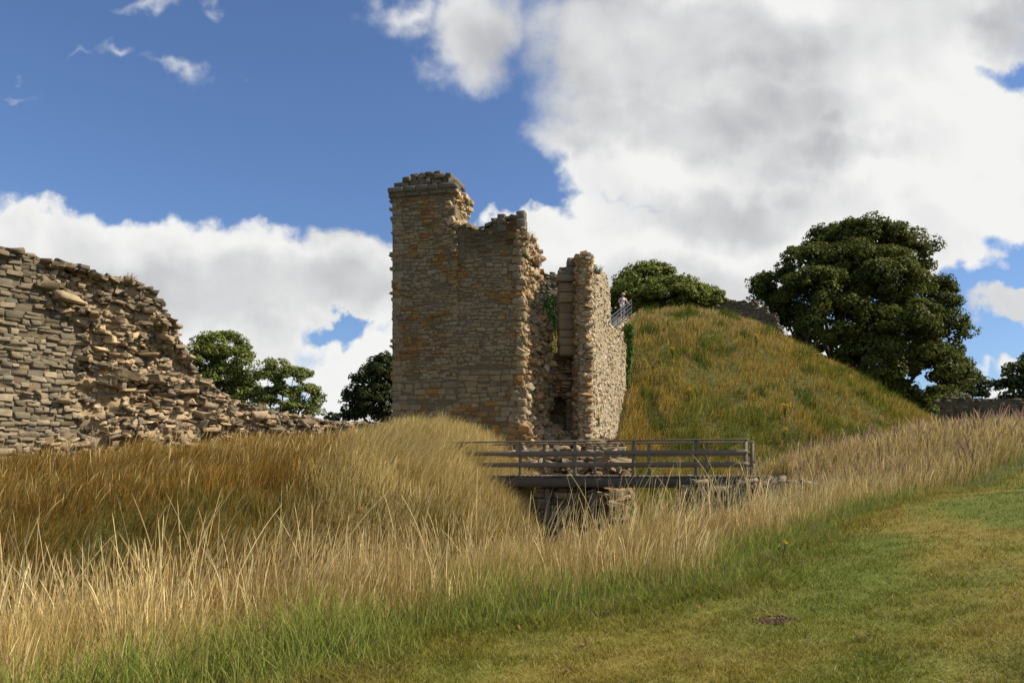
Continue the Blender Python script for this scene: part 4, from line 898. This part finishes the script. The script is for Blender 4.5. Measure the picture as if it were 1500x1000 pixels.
# the mound
b = Buf(); n0 = 420000; th = rng.uniform(0, 2 * np.pi, n0); rr = np.sqrt(rng.random(n0)) * 30; X = MC[0] + rr * np.cos(th); Y = MC[1] + rr * np.sin(th)
k = ((Y < 62 + 0 * X) | (rr < 9)) & ~in_stone(X, Y) & (Y > 31.5) & (d_ctr(X, Y) > -1.5) & ((X > 3.2 + (Y - 31) * .265) | (Y > 47)) & (np.abs((X - q0[0]) * qn[0] + (Y - q0[1]) * qn[1] + .65) > .85); X, Y, rr = X[k], Y[k], rr[k]; N = len(X); r = np.hypot(X, Y)
cl = fb(X / 2.2, Y / 2.2, 55, 4); c2 = fb(X / 5 + 2, Y / 5, 57, 3); c3 = fb(X / .9, Y / .9, 59, 2)
gold = pick([(.54, .385, .085), (.47, .315, .06), (.60, .46, .14), (.44, .27, .055)], N); grn = pick([(.25, .26, .034), (.19, .22, .028), (.31, .295, .045)], N)
pg = (.10 + .85 * ss(.45, .66, .6 * cl + .4 * c2) - .35 * ss(11, 5, rr)).clip(.04, .92)
tip = jitter(np.where((rng.random(N) < pg)[:, None], grn, gold), .17); scrub = (fb(X / 1.3 + 9, Y / 1.3, 97, 2) + rng.normal(0, .05, N)) > .70; tip[scrub] = jitter(np.tile((.14, .175, .027), (scrub.sum(), 1))); pal = (rng.random(N) < .55 * ss(12, 5, rr)) & ~scrub; tip[pal] = jitter(np.tile((.56, .44, .19), (pal.sum(), 1)))
hh = rng.uniform(.18, .66, N) * (.25 + 1.4 * c3) * (.7 + .6 * c2) * (1 + .35 * scrub); ln = rng.normal(0, .22, (N, 2)) + np.array((.20, -.05))
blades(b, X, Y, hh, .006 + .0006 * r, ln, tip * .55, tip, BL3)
tag(b.build('mound_grass', M_GRASS), 'olive and gold rough grass over the steep mound', 'grass', kind='stuff')

# far side of the bailey seen only past edges
b = Buf(); n0 = 60000; X = rng.uniform(-50, 0, n0); Y = rng.uniform(30, 70, n0); k = ~in_stone(X, Y) & (X < -2); X, Y = X[k], Y[k]; N = len(X)
tip = jitter(pick([(.2, .19, .05), (.3, .24, .1)], N)); blades(b, X, Y, rng.uniform(.15, .4, N), np.full(N, .03), rng.normal(0, .2, (N, 2)), tip * .6, tip, BL2)
tag(b.build('bailey_grass', M_GRASS), 'rough grass of the inner bailey behind the ruined wall', 'grass', kind='stuff')

# ------------------------------------------------------------------ small plants and things on the ground
def ragwort(label, base, h, nh, group='yellow ragwort plants'):
    t = thing('ragwort_plant', label, 'plant', group); t.location = base; b = Buf(); bf = Buf(); bl = Buf()
    for i in range(nh):
        a = rng.uniform(0, 6.28); rr = rng.uniform(.02, .18) * h; tp = np.array((rr * math.cos(a), rr * math.sin(a), h * rng.uniform(.8, 1.05)))
        tube(b, [(0, 0, -.02), tp * .5 + (0, 0, .05 * h), tp], [.008, .006, .004], (.12, .13, .04), 4)
        m = 16; P = tp + rng.normal(0, 1, (m, 3)) * np.array((.05, .05, .02)) * (max(h, .5) if h > .3 else .25); leaf_cards(bf, P, rng.normal(0, .3, (m, 3)) + UP, np.full(m, .04 if h > .3 else .02), np.tile((.70, .45, .015), (m, 1)), .05)
    m = 30; P = np.stack([rng.normal(0, .05, m), rng.normal(0, .05, m), rng.uniform(.02, h * .7, m)], 1); leaf_cards(bl, P, rng.normal(0, .6, (m, 3)) + UP, np.full(m, .09 if h > .3 else .05), np.tile((.09, .13, .025), (m, 1)))
    b.build('stem', M_LEAF, t); bl.build('foliage', M_LEAF, t); bf.build('blossom', M_LEAF, t)
ragwort('yellow flowers growing on the rubble footing below the hollow', (1.95, 31.9, 2.55), .55, 9)
ragwort('yellow flowers on the foot of the lit gate wall', (3.6, 31.9, 3.35), .5, 9)
for (px, Y_, lb) in ((735, 9.0, 'yellow flower in the lawn fringe below the bridge pier'), (1150, 10.6, 'yellow flower in the fringe at the lawn bend'), (1112, 12.2, 'taller yellow flower in the fringe below the abutment')):
    x_ = (px - 750) / F * Y_; ragwort(lb, (x_, Y_, float(H(x_, Y_))), .2, 3)
mp = [(985, 520, 'highest yellow flowers on the mound face'), (1108, 500, 'yellow flowers on the mound below the wall stump'), (1010, 580, 'yellow flowers in the middle of the mound'), (1150, 605, 'yellow flowers low on the mound nearest the big tree'), (1150, 640, 'lowest yellow flowers at the mound foot')]
for px, py, lb in mp:
    yy = np.linspace(36, 60, 200); x_ = (px - 750) / F * yy; z_ = zof(py, yy); i = np.argmax(H(x_, yy) + .4 > z_); ragwort(lb, (x_[i], yy[i], float(H(x_[i], yy[i])) + .1), .75, 12)

def molehill(label, x, y, r, h):
    t = thing('molehill', label, 'molehill', 'bare soil patches on the lawn'); z = float(H(x, y)); t.location = (x, y, z)
    th = np.linspace(0, 2 * np.pi, 33); rr = np.linspace(0, 1, 12); T_, R__ = np.meshgrid(th, rr); wob = 1 + .25 * np.sin(T_ * 3 + 1) + .12 * np.sin(T_ * 7)
    px_, py_ = R__ * np.cos(T_) * r * wob, R__ * np.sin(T_) * r * wob * .8
    G = np.stack([px_, py_, h * (1 - R__ ** 1.6) - .02 + .05 * h * 8 * (fb(px_ * 22, py_ * 22, 3) - .5) * (1 - R__)], -1); G[..., 2] += H(x + px_, y + py_) - z
    G[:, -1] = G[:, 0]
    b = Buf(); sheet(b, G, (.11, .062, .036)); b.build('soil_mound', M_SOIL, t, True)
    b = Buf(); N = 90; a = rng.uniform(0, 6.28, N); q = np.sqrt(rng.random(N)) * r * 1.25; C = np.stack([q * np.cos(a), q * np.sin(a) * .8, h * (1 - (q / r / 1.25) ** 1.6) + .0 * q], 1); C[:, 2] += H(x + C[:, 0], y + C[:, 1]) - z
    s_ = rng.uniform(.004, .012, (N, 1)); stones(b, C, np.repeat(s_, 3, 1) * (1, 1, .8), np.eye(3), stone_tints(N, np.array([(.16, .095, .055), (.12, .07, .04), (.2, .13, .08)])), (1, .5, .5), 3, .2, .1, 2); b.build('soil_crumbs', M_SOIL, t)['kind'] = 'stuff'
def on_lawn(px, py):
    yy = np.linspace(4.5, 30, 3000); x_ = (px - 750) / F * yy; i = np.argmax(H(x_, yy) > zof(py, yy)); return float(x_[i]), float(yy[i])
x, y = on_lawn(1135, 910); molehill('bare brown soil patch in the middle of the lawn', x, y, .2, .045)
x, y = on_lawn(862, 900); molehill('smaller soil patch at the edge of the green fringe', x, y, .11, .016)
for (px, py, lb) in ((760, 927, 'curled brown leaf near the green fringe'), (1265, 938, 'pale curled leaf on the lawn, right of the soil patch'), (1025, 895, 'brown leaf lying on the lawn between the two soil patches'), (855, 953, 'brown leaf on the lawn below the smaller soil patch'), (830, 990, 'pale leaf at the bottom of the lawn'), (672, 893, 'pale curled leaf caught in the green fringe'), (1000, 838, 'brown leaf at the upper rim of the lawn')):
    x, y = on_lawn(px, py); t = thing('fallen_leaf', lb, 'leaf', 'fallen leaves on the lawn'); t.location = (x, y, float(H(x, y)) + .035); t.rotation_euler = (rng.normal(0, .3), rng.normal(0, .3), rng.uniform(0, 6))
    u_, v_ = np.meshgrid(np.linspace(-1, 1, 9), np.linspace(-1, 1, 7), indexing='ij'); wl = (1 - np.abs(u_) ** 1.7) * .024 + .001
    b = Buf(); sheet(b, np.stack([u_ * .042, v_ * wl, .018 * v_ * v_ + .012 * u_ * u_ + .004 * np.sin(u_ * 7)], -1), np.array((.26, .16, .07)) * rng.uniform(.8, 1.6)); b.build('blade', M_LEAF, t, True)
    b = Buf(); tube(b, [(.04, 0, .012), (.055, .004, .016), (.072, .002, .02)], .0018, (.2, .13, .06), 5); b.build('stalk', M_LEAF, t)
# dry tufts rooted in the masonry
def tuft(label, base, n, h, col):
    t = thing('grass_tuft', label, 'plant', 'tufts growing on the ruins'); t.location = base; b = Buf(); X = rng.normal(0, .09, n); Y = rng.normal(0, .09, n)
    c = jitter(np.tile(col, (n, 1)), .2); blades(b, X, Y, rng.uniform(.4, 1, n) * h, np.full(n, .02), rng.normal(0, .4, (n, 2)), c * .7, c, BL3, z=np.full(n, -.03)); b.build('blades', M_GRASS, t)
    b = Buf(); box(b, (0, 0, -.04), (.12, .12, .06), tint=(.14, .10, .06), k=4, n=3, jit=.15, rough=.06); b.build('root_mat', M_SOIL, t)
def pt(px, py, Y): return tuple(at(px, py, Y))
tuft('dry tuft on the top corner of the broken tower end', pt(776, 350, 32.2), 90, .42, (.42, .28, .12))
tuft('red-brown dry tuft hanging in the broken tower end', pt(785, 388, 32.4), 160, .36, (.33, .17, .07))
tuft('green sprig on the notch of the gate wall head', pt(876, 398, 33.3), 60, .42, (.10, .15, .04))
tuft('low green weed clump in the broken face of the curtain wall', tuple(W0 + 3.4 * WE + 4.2 * UP + .35 * WN), 50, .25, (.13, .15, .04))
tuft('dry tuft on the low right end of the curtain wall', tuple(W0 + 8.4 * WE + (float(w_top(8.4)) + .02) * UP), 70, .35, (.36, .26, .12))
tuft('short dry tuft on the crest of the curtain wall', pt(190, 411, 23.0), 70, .3, (.40, .31, .14))
